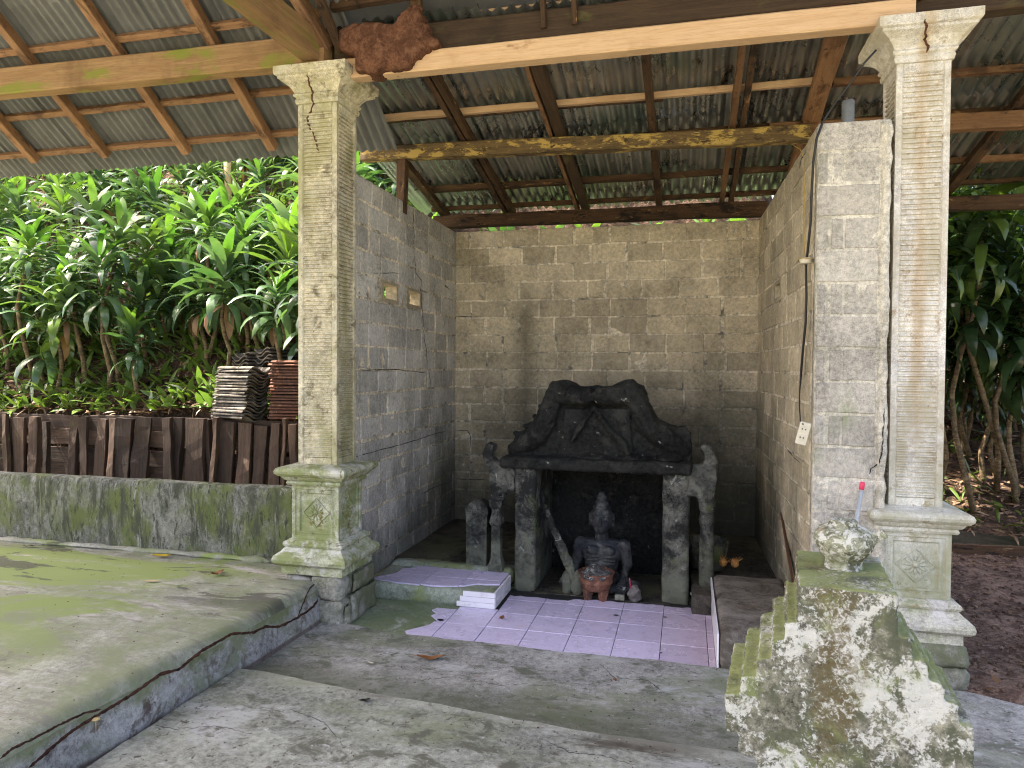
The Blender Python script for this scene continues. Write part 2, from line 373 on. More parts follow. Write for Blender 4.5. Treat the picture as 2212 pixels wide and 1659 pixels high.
M_fstone = weathered('rough_stone', (.26, .245, .20), [((.15, .16, .09), 3, .46, .7), ((.36, .33, .31), 5, .56, .75), ((.08, .06, .045), 5, .66, .78)], var=.3, bump=.9, bscale=40, bdist=.01, rough=.9, coord='world')
M_soot = weathered('sooty_carving', (.011, .011, .0095), [((.035, .034, .028), 7, .58, .74), ((.045, .048, .026), 2.6, .70, .82), ((.26, .25, .22), 12, .70, .76)], var=.55, bump=1., bscale=45, bdist=.01, rough=.8)
def legfade(t, P, c):
    s = t.sep(P); n = t.noise(P, 5, 6, .7)
    k = t.rng(t.math('ADD', s[2], t.math('MULTIPLY', t.math('ADD', n, -.5), 1.6)), .50, .0)
    return t.mix(t.math('MULTIPLY', k, .62), c, (.20, .205, .145))
M_leg = weathered('smoke_stained_render', (.042, .042, .036), [((.15, .145, .12), 6, .52, .70), ((.085, .11, .03), 2.6, .60, .72), ((.34, .33, .29), 10, .66, .76), ((.016, .016, .014), 4, .54, .66)], var=.5, bump=1., bscale=40, bdist=.01, rough=.85, extra=legfade)
M_statue = weathered('black_statue_stone', (.034, .034, .033), [((.10, .098, .09), 6, .54, .72), ((.016, .018, .022), 5, .56, .68), ((.30, .29, .28), 14, .70, .78)], var=.35, bump=.7, bscale=60, bdist=.004, rough=.62)
def lichen(t, P, c):
    s = t.sep(P); n1 = t.noise(P, 24, 7, .8, .8); n2 = t.noise(P, 5.2, 5, .65, .5)
    n3 = t.noise(P, 75, 5, .75, .6)
    w = t.rng(t.math('ADD', t.math('MULTIPLY', t.math('ADD', n1, t.math('MULTIPLY', n3, .95)), .40), t.math('MULTIPLY', n2, .62)), .69, .765)
    c = t.mix(t.math('MULTIPLY', w, .85), c, (.53, .53, .50))
    br = t.math('ADD', t.math('ABSOLUTE', t.math('ADD', s[0], -.42)), t.math('MULTIPLY', t.math('ADD', t.noise(t.map(P, (1, 1, .7)), 7, 6, .7), -.5), .42))
    br = t.math('MULTIPLY', t.rng(br, .075, .02), t.math('MULTIPLY', t.rng(s[2], .58, .76), t.rng(n3, .62, .46)))
    c = t.mix(t.math('MULTIPLY', br, .75), c, (.105, .078, .032))
    nrm = t.sep(t.n('NewGeometry').outputs['Normal'])
    up = t.rng(nrm[2], .45, .8); mg = t.math('MULTIPLY', up, t.rng(t.noise(P, 7, 5, .7), .30, .55))
    c = t.mix(t.math('MULTIPLY', mg, .92), c, (.225, .255, .095))
    g = t.math('MULTIPLY', t.rng(t.noise(P, 3.6, 5, .7, .4), .52, .66), t.rng(n1, .62, .45)); return t.mix(t.math('MULTIPLY', g, .8), c, (.17, .20, .075))
M_gate = weathered('lichen_stone', (.16, .155, .12), [((.08, .085, .055), 9, .5, .66)], var=.35, bump=1., bscale=55, bdist=.01, rough=.92, extra=lichen)
t = NT('floor_tile'); P = t.pos('world'); nn = t.noise(P, 14, 5, .75); n2 = t.noise(P, 2.4, 5, .65)
c = t.mix(t.rng(nn, .45, .72), (.68, .60, .80), (.55, .47, .63)); c = t.mix(t.rng(t.sep(P)[0], -.45, .3, 0, .55), c, (.44, .31, .34)); c = t.mix(t.rng(n2, .52, .80, 0, .45), c, (.50, .40, .43))  # tiles turn brownish to the right: a reflection put into the colour
c = t.mix(t.rng(t.noise(P, 90, 3, .7), .62, .72, 0, .45), c, (.22, .18, .16)); t.bump(t.noise(P, 30, 3), .06, .002)
k = t.rng(t.rand(), 0, 1, .88, 1.08, False); cc = t.n('CombineColor')
for i in range(3): t.put(cc.inputs[i], k)
M_tile = t.done(t.mix(1., c, cc.outputs[0], 'MULTIPLY'), t.rng(n2, .3, .7, .14, .38), 0, .5)
t = NT('white_tile_strip'); P = t.pos('world'); M_strip = t.done(t.mix(t.rng(t.noise(P, 9, 5, .7), .5, .75), (.82, .78, .80), (.55, .51, .50)), .25)
M_wnew = wood('fresh_sawn_timber', (.52, .335, .19), (.60, .41, .255), (.39, .23, .12), .7, [((.30, .17, .085), 2.6, .60, .74), ((.60, .42, .26), 4, .62, .74)], bump=.4)
M_wmid = wood('weathered_rafter_timber', (.20, .102, .050), (.26, .145, .075), (.10, .046, .022), .75, [((.075, .036, .018), 3.2, .50, .64), ((.20, .13, .075), 7, .60, .70), ((.05, .028, .016), 12, .58, .68)], bump=.6)
M_wmoss = wood('mossy_timber', (.22, .125, .055), (.30, .185, .09), (.12, .062, .03), .8, [((.16, .17, .025), 1.8, .52, .66)], bump=.4)
M_wold = wood('rotting_timber', (.055, .030, .016), (.11, .058, .028), (.022, .013, .009), .85, [((.016, .010, .007), 4.5, .52, .62), ((.30, .17, .075), 6, .60, .68), ((.20, .13, .065), 16, .62, .70)], bump=1.)
M_wdark = wood('dark_beam_timber', (.045, .026, .016), (.08, .048, .026), (.02, .013, .009), .8, [((.11, .10, .035), 1.9, .54, .7), ((.10, .035, .02), 2.5, .60, .72)], bump=.6)
M_wyel = wood('yellowed_timber', (.17, .115, .05), (.10, .065, .032), (.05, .032, .017), .8, [((.42, .29, .085), 4.5, .50, .58), ((.05, .032, .018), 7, .54, .62), ((.46, .34, .13), 14, .60, .68)], bump=.9)
M_plank = wood('bark_slab_timber', (.042, .029, .021), (.085, .053, .036), (.022, .013, .009), .85, [((.15, .062, .04), 1.7, .62, .72), ((.09, .085, .03), 3., .60, .72), ((.14, .13, .085), 2., .62, .72)], bump=1., sc=.7, kr=(.45, 1.7))
def metal(name, a, b, rust, mt, ro, lo=.58, hi=.75, green=None):
    t = NT(name); P = t.pos('world'); n = t.noise(P, 3.0, 6, .7); f = t.noise(P, 40, 5, .8)
    c = t.mix(t.rng(n, .3, .7), a, b); c = t.mix(t.rng(f, .55, .75, 0, .5), c, tuple(x*.55 for x in a))
    if green: c = t.mix(t.rng(t.noise(P, 1.6, 4, .6), .45, .65, 0, .8), c, green)
    rs = t.rng(t.noise(t.map(P, (1.4, .5, 1)), 2.7, 6, .75), lo, hi); c = t.mix(rs, c, rust)
    k = t.rng(t.rand(), 0, 1, .8, 1.15, False); cc = t.n('CombineColor')
    for i in range(3): t.put(cc.inputs[i], k)
    c = t.mix(1., c, cc.outputs[0], 'MULTIPLY'); t.bump(f, .12, .002)
    return t.done(c, t.rng(n, .3, .7, ro, ro+.2), mt, .4)
M_shmain = metal('grey_roofing_sheet', (.115, .115, .115), (.18, .18, .18), (.085, .06, .045), .25, .55, .66, .8)
M_shalc = metal('galvanised_sheet', (.33, .335, .335), (.50, .51, .51), (.075, .045, .032), .85, .22, .60, .70, (.26, .32, .29))
M_mud = weathered('termite_mud', (.14, .065, .04), [((.09, .042, .026), 6, .5, .7), ((.19, .095, .06), 14, .56, .74)], var=.25, bump=1., bscale=70, bdist=.01, rough=1., spec=.1)
M_trail = weathered('termite_trail_mud', (.075, .035, .024), [((.04, .02, .014), 20, .5, .7)], var=.3, bump=1., bscale=120, bdist=.006, rough=1., spec=.1)
M_soil = weathered('bare_soil', (.185, .122, .092), [((.085, .052, .04), 5, .5, .7), ((.24, .175, .14), 24, .60, .70), ((.06, .04, .03), 14, .60, .70)], var=.3, bump=1., bscale=50, bdist=.02, rough=1., spec=.1)
M_hill = weathered('hill_earth', (.075, .048, .032), [((.035, .024, .016), 4, .5, .7), ((.16, .105, .07), 22, .60, .72)], var=.4, bump=1., bscale=35, bdist=.03, rough=1., spec=.1)
M_gravel = weathered('yard_ground', (.30, .26, .20), [((.14, .16, .07), .6, .5, .65)], var=.2, bump=.8, bscale=20, bdist=.02, rough=1.)
def leafmat(name, a, b, rough=.32, trans=.3, yellow=None):
    t = NT(name); O = t.pos('obj'); W = t.pos('world')
    c = t.mix(t.rng(t.noise(W, 2.6, 3, .6), .3, .7), a, b); c = t.mix(t.rng(t.noise(W, 30, 3, .6), .55, .75, 0, .35), c, tuple(x*.5 for x in a))
    c = t.mix(t.rng(t.rand(), .7, 1., 0, .5), c, yellow or (.16, .24, .035))
    t.done(c, rough, 0, .5)
    tr = t.n('BsdfTranslucent'); t.put(tr.inputs[0], t.mix(1., c, (1.25, 1.5, .6), 'MULTIPLY'))
    mx = t.n('MixShader'); mx.inputs[0].default_value = trans
    t.link(t.b.outputs[0], mx.inputs[1]); t.link(tr.outputs[0], mx.inputs[2]); t.link(mx.outputs[0], t.t.nodes['Material Output'].inputs[0])
    return t.m
M_leaf = leafmat('broad_leaf', (.040, .088, .040), (.095, .155, .072), .17, .22)
M_leafy = leafmat('young_leaf', (.05, .12, .026), (.11, .19, .04), .24, .30)
M_leafd = leafmat('dark_leaf', (.020, .042, .016), (.040, .075, .026), .25, .25)
M_dead = leafmat('dead_leaf', (.16, .085, .04), (.26, .16, .085), .6, .15, (.30, .16, .03))
M_litter = weathered('leaf_litter', (.12, .07, .04), [((.23, .15, .09), 12, .52, .64), ((.05, .03, .02), 9, .55, .7), ((.25, .13, .03), 25, .66, .74)], var=.35, bump=.3, rough=.8)
M_trunk = weathered('shrub_stem', (.15, .105, .055), [((.07, .05, .03), 8, .5, .7, (1, 1, 4)), ((.24, .20, .11), 6, .6, .75)], var=.3, bump=.8, bscale=50, bdist=.006)
M_yleaf = plain('yellow_leaf', (.62, .42, .03), .5); M_bleaf = plain('brown_leaf', (.21, .085, .028), .55)
M_bamboo = plain('bamboo', (.50, .36, .16), .5, var=.2, scale=6)
M_claydk = weathered('old_grey_rooftile', (.115, .10, .085), [((.20, .185, .16), 8, .55, .72), ((.05, .045, .03), 6, .55, .7)], var=.3, bump=.6, bscale=60, rough=.9, tint=.2)
M_clayrd = weathered('red_clay_rooftile', (.115, .058, .038), [((.13, .05, .03), 5, .5, .7), ((.34, .15, .08), 9, .6, .75)], var=.3, bump=.6, bscale=60, rough=.9, tint=.2)
M_terra = weathered('terracotta', (.15, .065, .04), [((.07, .04, .03), 6, .52, .70), ((.30, .15, .09), 9, .6, .75)], var=.25, bump=.5, rough=.85)
M_ash = weathered('incense_ash', (.12, .115, .11), [((.05, .045, .04), 14, .5, .65), ((.42, .41, .39), 20, .58, .7)], var=.3, bump=1., bscale=60, bdist=.012)
M_white = plain('yellowed_plastic', (.62, .56, .44), .4, var=.08); M_hole = plain('socket_hole_black', (.012, .011, .01), .6)
M_cable = plain('black_cable', (.018, .017, .017), .55); M_copper = plain('yellow_wire', (.45, .30, .06), .5)
M_pink = plain('pink_plastic', (.72, .055, .12), .4); M_alu = plain('grey_coated_tube', (.48, .50, .51), .38, .3)
M_pvc = plain('grey_pvc', (.17, .18, .185), .5); M_foil = plain('crumpled_foil', (.55, .55, .53), .3, .5, var=.3)
M_husk = plain('dry_husk', (.50, .24, .07), .9, var=.35); M_brown = wood('wood_strip', (.16, .07, .035), (.10, .045, .022), (.05, .025, .014), .8)
M_glass = plain('dusty_glass', (.42, .44, .40), .25, .0, .6, .3); M_bag = plain('dirty_plastic_bag', (.11, .095, .085), .45, var=.35, scale=8)
M_ink = plain('black_mark', (.02, .02, .02), .8)
# ------------------------------------------------------------------ ground and floors
XL, YB = -2.44, 7.30                      # inner faces: left wall, back wall
def hill_z(x, y):
    a = 1.28+.80*(y-6.12)                                   # slope above the timber retaining wall, left
    b = .25+.62*max(0, y-7.9)*(1-.85*min(1, max(0, (x-.6)/1.6)))                               # cut bank behind the alcove and on the right
    k = min(1, max(0, (-3.15-x)/.55)); k = k*k*(3-2*k)
    if y > 8.6: k = max(k, min(1, (y-8.6)/2.4)*(1 if x < 1.0 else max(0, 1-(x-1.0)/.8)))
    z = b+(a-b)*k if y > 6.12 else b
    return z+.07*fbm((x, y, 0), 1.7, 4)
b = bmesh.new(); xs = lin(-16, 14, 151); ys = lin(6.12, 26, 100); V = []
for y in ys: V.append([b.verts.new((x, y, hill_z(x, y) if y < 16 else hill_z(x, 16)+.3*(y-16))) for x in xs])
for j in range(len(ys)-1):
    for i in range(len(xs)-1):
        x, y = xs[i], ys[j]
        if y < 7.75 and x > -3.35: continue
        b.faces.new((V[j][i], V[j][i+1], V[j+1][i+1], V[j+1][i]))
bmesh.ops.delete(b, geom=[v for v in b.verts if not v.link_faces], context='VERTS')
tag(smooth(obj('hillside', b, M_hill)), 'brown earth slope rising behind the pavilion', kind='structure')
tag(grid('ground', lin(-150, 150, 40), lin(-150, 120, 40), lambda u, v: Vector((u, v, -.16)), M_gravel), 'bare yard ground round the pavilion', kind='structure')
def soil_z(x, y): return .02+.05*max(0, y-5)+.018*fbm((x, y, 0), 4, 4)+.008*fbm((x, y, 5), 20, 3)
tag(grid('soil_yard', lin(1.2, 6.5, 90), lin(3.2, 7.5, 80), lambda u, v: Vector((u, v, soil_z(u, v)-.10*max(0, min(1, (4.6-v-.6*(u-1.5))/.3)))), M_soil), 'reddish bare soil beside the right column', kind='structure')
def mound_z(x, y): return .30+.42*(y-7.3)+.05*fbm((x, y, 2), 3, 4)
tag(grid('leaf_litter_bank', lin(1.2, 7.5, 60), lin(7.3, 10.5, 40), lambda u, v: Vector((u, v, mound_z(u, v))), M_hill), 'dark earth bank with dead leaves, right edge', kind='structure')

def irregular_slab(name, label, outline, z, t, mat, cell=.05, amp=.004):
    """floor sheet with a worn outline (list of x,y) and real thickness"""
    b = bmesh.new(); n = []
    for i, p in enumerate(outline):
        q = outline[(i+1) % len(outline)]; L = math.dist(p, q); k = max(1, int(L/.06))
        for j in range(k):
            x = p[0]+(q[0]-p[0])*j/k; y = p[1]+(q[1]-p[1])*j/k
            n.append((x+.012*fbm((x, y, z*9), 5, 4), y+.018*fbm((x, y, z*9+4), 4, 4)))
    f = b.faces.new([b.verts.new((x, y, z+.004*fbm((x, y, 0), 2, 3))) for x, y in n])
    r = bmesh.ops.extrude_face_region(b, geom=[f])
    for v in [g for g in r['geom'] if isinstance(g, bmesh.types.BMVert)]: v.co.z -= t
    bmesh.ops.recalc_face_normals(b, faces=b.faces)
    es = [e for e in b.edges if all(v.co.z > z-.02 for v in e.verts) and len(e.link_faces) == 2 and e.calc_face_angle() > .5]
    bmesh.ops.bevel(b, geom=es, offset=.008, segments=2, affect='EDGES')
    return tag(obj(name, b, mat), label, kind='structure')
# slab in front of the tiles, and the newer, slightly raised screed nearest the camera
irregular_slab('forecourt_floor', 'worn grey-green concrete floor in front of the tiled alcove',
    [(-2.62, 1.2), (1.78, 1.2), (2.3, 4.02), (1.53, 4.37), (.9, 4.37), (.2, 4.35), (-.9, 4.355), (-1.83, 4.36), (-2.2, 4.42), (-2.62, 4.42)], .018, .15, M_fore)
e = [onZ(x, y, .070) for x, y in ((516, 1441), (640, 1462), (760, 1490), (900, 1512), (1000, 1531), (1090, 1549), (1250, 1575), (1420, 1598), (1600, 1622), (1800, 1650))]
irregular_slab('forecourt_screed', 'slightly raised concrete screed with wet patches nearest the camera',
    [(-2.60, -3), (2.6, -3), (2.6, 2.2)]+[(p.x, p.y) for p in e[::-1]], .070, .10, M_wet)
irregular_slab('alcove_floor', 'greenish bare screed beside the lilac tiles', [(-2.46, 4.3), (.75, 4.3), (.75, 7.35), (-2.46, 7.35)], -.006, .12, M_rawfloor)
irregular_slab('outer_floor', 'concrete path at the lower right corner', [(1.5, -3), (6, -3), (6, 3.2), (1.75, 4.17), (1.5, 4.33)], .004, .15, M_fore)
# raised terrace on the left: top, rounded nosing, riser
def terrace_edge(y): return -2.47-.055*max(0, 4.4-y)-.012*fbm((y, 1, 1), 1.5, 3)
prof = [(-6.6, .3), (-5., .3), (-3.6, .3), (-2.6, .3), (-1.6, .3), (-.9, .3), (-.45, .3), (-.2, .3), (-.09, .298), (-.045, .29), (-.018, .27), (-.004, .24)]
us = []; a0 = 0
for i in range(len(prof)-1):
    k = max(1, int((prof[i+1][0]-prof[i][0])/.09)) if i < 8 else 1
    us += [(prof[i][0]+(prof[i+1][0]-prof[i][0])*j/k, prof[i][1]+(prof[i+1][1]-prof[i][1])*j/k) for j in range(k)]
us.append(prof[-1])
def tpt(u, y):
    x = terrace_edge(y)+u[0]; return Vector((x, y, u[1]+.006*fbm((x, y, 0), 1.6, 4)))
o = tag(grid('terrace_floor', us, lin(-3, 5.0, 130), tpt, M_terrace), 'mossy raised terrace floor on the left', kind='structure')
def rpt(z, y):
    x = terrace_edge(y)-.004+(.24-z)*.16-(.03 if y > 4.25 else 0)*0; return Vector((x+.007*fbm((y, z, 3), 5, 4), y, z+(.006*fbm((terrace_edge(y), y, 0), 1.6, 4) if z > .23 else 0)))
o2 = grid('riser', [.24, .2, .16, .12, .08, .05, .03, -.05], lin(-3, 4.44, 150), rpt, M_riser); adopt(o2, o)

# ------------------------------------------------------------------ lilac floor tiles
tile_cache = {}
def tile_piece(name, x0, y0, x1, y1, z, par, mat, poly=None, th=.012):
    pts = poly or [(x0, y0), (x1, y0), (x1, y1), (x0, y1)]
    key = (round(x1-x0, 3), round(y1-y0, 3)) if poly is None else None
    if key and key in tile_cache: o = obj(name, tile_cache[key], None, par, Matrix.Translation((x0, y0, z)))
    else:
        b = bmesh.new(); f = b.faces.new([b.verts.new((p[0]-x0, p[1]-y0, 0)) for p in pts])
        r = bmesh.ops.extrude_face_region(b, geom=[f])
        for v in [g for g in r['geom'] if isinstance(g, bmesh.types.BMVert)]: v.co.z -= th
        bmesh.ops.recalc_face_normals(b, faces=b.faces)
        if poly is None:
            es = [e for e in b.edges if all(abs(v.co.z) < 1e-5 for v in e.verts)]; bmesh.ops.bevel(b, geom=es, offset=.0022, segments=1, affect='EDGES')
        o = obj(name, b, mat, par, Matrix.Translation((x0, y0, z)))
        if key: tile_cache[key] = o.data
    o.matrix_basis = Matrix.Translation((x0, y0, z+R.uniform(-.0008, .0012))) @ Matrix.Rotation(R.uniform(-.002, .002), 4, 'Y') @ Matrix.Rotation(R.uniform(-.002, .002), 4, 'X')
    return o
tf = thing('tiled_floor', 'glossy lilac square floor tiles in front of the shrine', 'tiled floor', (-.7, 4.9, 0)); tag(tf, kind='thing')
box('grout_bed', (-1.58, 4.36, -.012), (.2, 5.53, -.0035), M_ink, tf, 0)
GX = [-1.631, -1.333, -1.037, -.739, -.440, -.142, .155]; GY = [4.37, 4.668, 4.966, 5.264, 5.53]
g = .0022
for i in range(6):
    for j in range(4):
        if i == 0 and j > 1: continue
        x1 = GX[i+1]; poly = None; y1 = GY[j+1]-g
        x0 = GX[i]+g
        if j == 3:      # last row is broken off where it meets the shrine
            yy = [5.44, 5.36, 5.40, 5.42, 5.43, 5.42][i]; n_ = 7
            poly = [(x0, GY[j]+g), (x1-g, GY[j]+g)]+[(x1-g-(x1-x0-g)*k/n_, yy+R.uniform(-.012, .012)-(.05 if (i == 2 and k > 2) else 0)) for k in range(n_+1)]
        tile_piece('tile', x0, GY[j]+g, x1-g, y1, .002, tf, M_tile, poly)
for j, xs_ in ((0, (-1.80, -1.84, -1.78, -1.72, -1.70)), (1, (-1.69, -1.73, -1.78, -1.76, -1.80, -1.79)), ):
    y0, y1 = GY[j]+g, GY[j+1]-g-(0 if j == 0 else .02); n_ = len(xs_)-1
    tile_piece('tile', -1.631, y0, -1.631, y1, .002, tf, M_tile, [(-1.631-g, y0), (-1.631-g, y1)]+[(xs_[n_-k]+R.uniform(-.01, .01), y1-(y1-y0)*k/n_) for k in range(n_+1)])
tile_piece('tile', GX[0]+g, GY[2]+g, GX[1]-g, 5.02, .002, tf, M_tile, [(GX[0]+g, GY[2]+g), (GX[1]-g, GY[2]+g), (GX[1]-g, 5.015), (GX[0]+g, 5.01)])
for j in range(4): tile_piece('tile', .157, GY[j]+g, .198, GY[j+1]-g, .002, tf, M_tile)
# side platform on the left: concrete ledge, tiles on top, white strips round its corner
pf = thing('side_platform', 'low concrete ledge with lilac tiles, left of the shrine', 'ledge', (-1.9, 5.25, 0))
rough_box('ledge', (-2.45, 5.03, -.02), (-1.375, 5.56, .118), M_ledge, pf, .04, .008, 5, .012, 3)
rough_box('ledge_step', (-2.45, 5.54, .0), (-1.36, 5.72, .143), M_ledge, pf, .04, .008, 5, .02, 5)
PX = [-2.27, -1.975, -1.677, -1.379]
for i in range(3):
    x0, x1 = PX[i]+g, PX[i+1]-g
    for j, (y0, y1) in enumerate(((5.05, 5.29), (5.295, 5.53))):
        poly = None
        if i == 2 and j == 0: poly = [(x0, 5.11), (x0+.04, 5.12), (x0+.12, 5.19), (x0+.2, 5.2), (x1, 5.22), (x1, y1), (x0, y1)]
        if i == 0 and j == 0: poly = [(x0-.14, 5.12), (x0-.02, 5.085), (x0+.1, 5.065), (x1, 5.06), (x1, y1), (x0, y1), (x0-.06, 5.22)]
        if i == 0 and j == 1: poly = [(x0, y0), (x1, y0), (x1, y1), (x0+.1, y1), (x0+.06, y1-.08), (x0, y1-.1)]
        if i == 1 and j == 0: poly = [(x0, 5.075), (x0+.1, 5.06), (x0+.2, 5.07), (x1, 5.10), (x1, y1), (x0, y1)]
        tile_piece('tile', x0, y0, x1, y1, .1285, pf, M_tile, poly)
for k in range(3):
    z0 = .004+k*.040; xa = -1.66+k*.025
    box('tile_strip', (xa, 5.012, z0), (-1.362, 5.026, z0+.0375), M_strip, pf, .001)
    box('tile_strip', (-1.374, 5.029, z0), (-1.358, 5.24, z0+.0375), M_strip, pf, .001)
    box('tile_strip', (-1.374, 5.244, z0), (-1.358, 5.49, z0+.0375), M_strip, pf, .001)
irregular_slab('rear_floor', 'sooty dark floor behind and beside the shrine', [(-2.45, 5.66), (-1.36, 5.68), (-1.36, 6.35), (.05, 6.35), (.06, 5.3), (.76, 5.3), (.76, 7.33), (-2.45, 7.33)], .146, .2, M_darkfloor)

# ------------------------------------------------------------------ block walls
def block_mesh(seed, mat):
    b = bmesh.new(); bm_box(b, (-.5, -1, -.5), (.5, 0, .5)); r = random.Random(seed)
    for v in b.verts: v.co.x *= .36; v.co.z *= .172; v.co.y *= .1
    bmesh.ops.subdivide_edges(b, edges=[e for e in b.edges if abs(e.verts[0].co.y-e.verts[1].co.y) < 1e-6 and e.verts[0].co.y > -.01], cuts=2, use_grid_fill=True)
    for v in b.verts:
        v.co += Vector((r.uniform(-.004, .004), r.uniform(-.0035, .001) if v.co.y > -.01 else 0, r.uniform(-.0035, .0035)))
    es = [e for e in b.edges if len(e.link_faces) == 2 and e.calc_face_angle() > .8 and all(v.co.y > -.02 for v in e.verts)]
    bmesh.ops.bevel(b, geom=es, offset=.005, segments=1, affect='EDGES')
    me = D.meshes.new('block'); b.normal_update(); b.to_mesh(me); b.free(); me.materials.append(mat); return me
BL = [block_mesh(i, M_block) for i in range(8)]; BLL = [block_mesh(i, M_blockL) for i in range(8)]; PBL = [block_mesh(20+i, M_pier) for i in range(4)]
def wall_frame(org, u, n):
    u = Vector(u).normalized(); n = Vector(n).normalized(); M = Matrix((u, n, Vector((0, 0, 1)))).transposed().to_4x4(); M.translation = Vector(org); return M
def lay_block(M, par, u0, u1, z0, z1, meshes, name='block', dn=0.):
    me = R.choice(meshes); o = obj(name, me, None, par)
    o.matrix_basis = M @ Matrix.Translation(((u0+u1)/2, dn+R.uniform(-.002, .003), (z0+z1)/2)) @ Matrix.Rotation(R.uniform(-.006, .006), 4, 'Y') @ Matrix.Diagonal(((u1-u0)/.36, 1, (z1-z0)/.172, 1))
    o.matrix_parent_inverse = world_of(par).inverted(); return o
def core(M, par, L, z0, z1, th, mat, holes=()):
    """mortar body of the wall, open where the vent blocks are"""
    us = sorted({0, L, *[h[0] for h in holes], *[h[1] for h in holes]}); zs = sorted({z0, z1, *[h[2] for h in holes], *[h[3] for h in holes]})
    fu = []; 
    for a, c in zip(us, us[1:]):
        k = max(1, int((c-a)/.05)); fu += [a+(c-a)*i/k for i in range(k)]
    fu.append(L); fz = []
    for a, c in zip(zs, zs[1:]):
        k = max(1, int((c-a)/.05)); fz += [a+(c-a)*i/k for i in range(k)]
    fz.append(z1)
    b = bmesh.new(); G = {}
    def v(i, j, s):
        if (i, j, s) not in G:
            p = Vector((fu[i], -.006 if s else -th, fz[j])); q = M @ p
            if s: p.y += .006*fbm(q, 9, 4)
            G[i, j, s] = b.verts.new(M @ p)
        return G[i, j, s]
    def solid(i, j):
        if not (0 <= i < len(fu)-1 and 0 <= j < len(fz)-1): return False
        cu, cz = (fu[i]+fu[i+1])/2, (fz[j]+fz[j+1])/2
        return not any(h[0] < cu < h[1] and h[2] < cz < h[3] for h in holes)
    for i in range(len(fu)-1):
        for j in range(len(fz)-1):
            if not solid(i, j): continue
            b.faces.new((v(i, j, 1), v(i+1, j, 1), v(i+1, j+1, 1), v(i, j+1, 1))); b.faces.new((v(i, j, 0), v(i, j+1, 0), v(i+1, j+1, 0), v(i+1, j, 0)))
            for di, dj, a, c in ((-1, 0, (i, j), (i, j+1)), (1, 0, (i+1, j+1), (i+1, j)), (0, -1, (i+1, j), (i, j)), (0, 1, (i, j+1), (i+1, j+1))):
                if not solid(i+di, j+dj): b.faces.new((v(*a, 1), v(*c, 1), v(*c, 0), v(*a, 0)))
    bmesh.ops.recalc_face_normals(b, faces=b.faces)
    return smooth(obj('mortar', b, mat, par))
def block_wall(name, label, org, u, n, L, z0, courses, pitch=.1865, wid=.373, top=None, vents=(), off0=0., meshes=None):
    M = wall_frame(org, u, n); par = thing(name, label, 'wall', org)
    holes = [(a-wid/2+.075, a+wid/2-.075, z0+r*pitch+.028, z0+(r+1)*pitch-.04) for a, r in vents]
    holes = [(a-.135, a+.135, z0+r*pitch+.035, z0+(r+1)*pitch-.030) for a, r in vents]
    ztop = z0+courses*pitch-.006
    core(M, par, L, z0, ztop, .094, M_mortar, holes)
    for r in range(courses):
        za = z0+r*pitch+.008+R.uniform(-.004, .003); zb = z0+(r+1)*pitch-.010+R.uniform(-.003, .004)
        u_ = -wid*(.5 if r % 2 else 0)+off0-wid
        while u_ < L:
            wd = wid*(1 if R.random() > .1 else .52)+R.uniform(-.012, .012); a, c = max(u_, .004), min(u_+wd-R.uniform(.008, .032), L-.004)
            if c-a > .05 and not (top and top(r, (a+c)/2)):
                vs_ = [vv for vv in vents if vv[1] == r and vv[0]-.19 < c and vv[0]+.19 > a]
                segs = [(a, c)]
                for vv in vs_:
                    segs = [s for q in segs for s in ((q[0], min(q[1], vv[0]-.183)), (max(q[0], vv[0]+.183), q[1])) if s[1]-s[0] > .04]
                for s in segs: lay_block(M, par, s[0], s[1], za, zb, meshes or BL)
            u_ += wd
        for vv in vents:
            if vv[1] == r:       # vent block: a frame round a square opening
                b = bmesh.new(); o_, i_ = [(-.175, za), (.175, za), (.175, zb), (-.175, zb)], [(-.132, za+.030), (.132, za+.030), (.132, zb-.026), (-.132, zb-.026)]
                V4 = [[b.verts.new(M @ Vector((vv[0]+p[0], d, p[1]))) for p in ring] for ring, d in ((o_, .002), (i_, .002), (i_, -.099), (o_, -.099))]
                for q in range(4):
                    for k in range(4): b.faces.new((V4[q][k], V4[q][(k+1) % 4], V4[(q+1) % 4][(k+1) % 4], V4[(q+1) % 4][k]))
                bmesh.ops.recalc_face_normals(b, faces=b.faces); obj('vent_block', b, M_block, par)
    return par
p1, p2 = onX(843, 620, XL), onX(895, 633, XL); row = int((p1.z-.10)/.1865)
block_wall('block_wall', 'grey left side wall of concrete blocks with two vent openings', (XL, YB, 0), (0, -1, 0), (1, 0, 0), YB-4.87, .10, 17,
           vents=[(YB-p1.y, row), (YB-p2.y, row)], off0=.1, meshes=BLL)
block_wall('block_wall', 'tan rear wall of concrete blocks behind the black shrine', (XL-.05, YB, 0), (1, 0, 0), (0, -1, 0), .70-XL+.05, .10, 17, off0=.22)
p3, p4 = onX(1678, 628, .70), onX(1700, 612, .71)
rw = block_wall('block_wall', 'shadowed right side wall of concrete blocks behind the cable', (.742, 4.60, 0), (-.067, 2.70, 0), (-1, -.025, 0), 2.70, .10, 17, off0=.05,
           vents=[(p3.y-4.6, int((p3.z-.10)/.1865))])
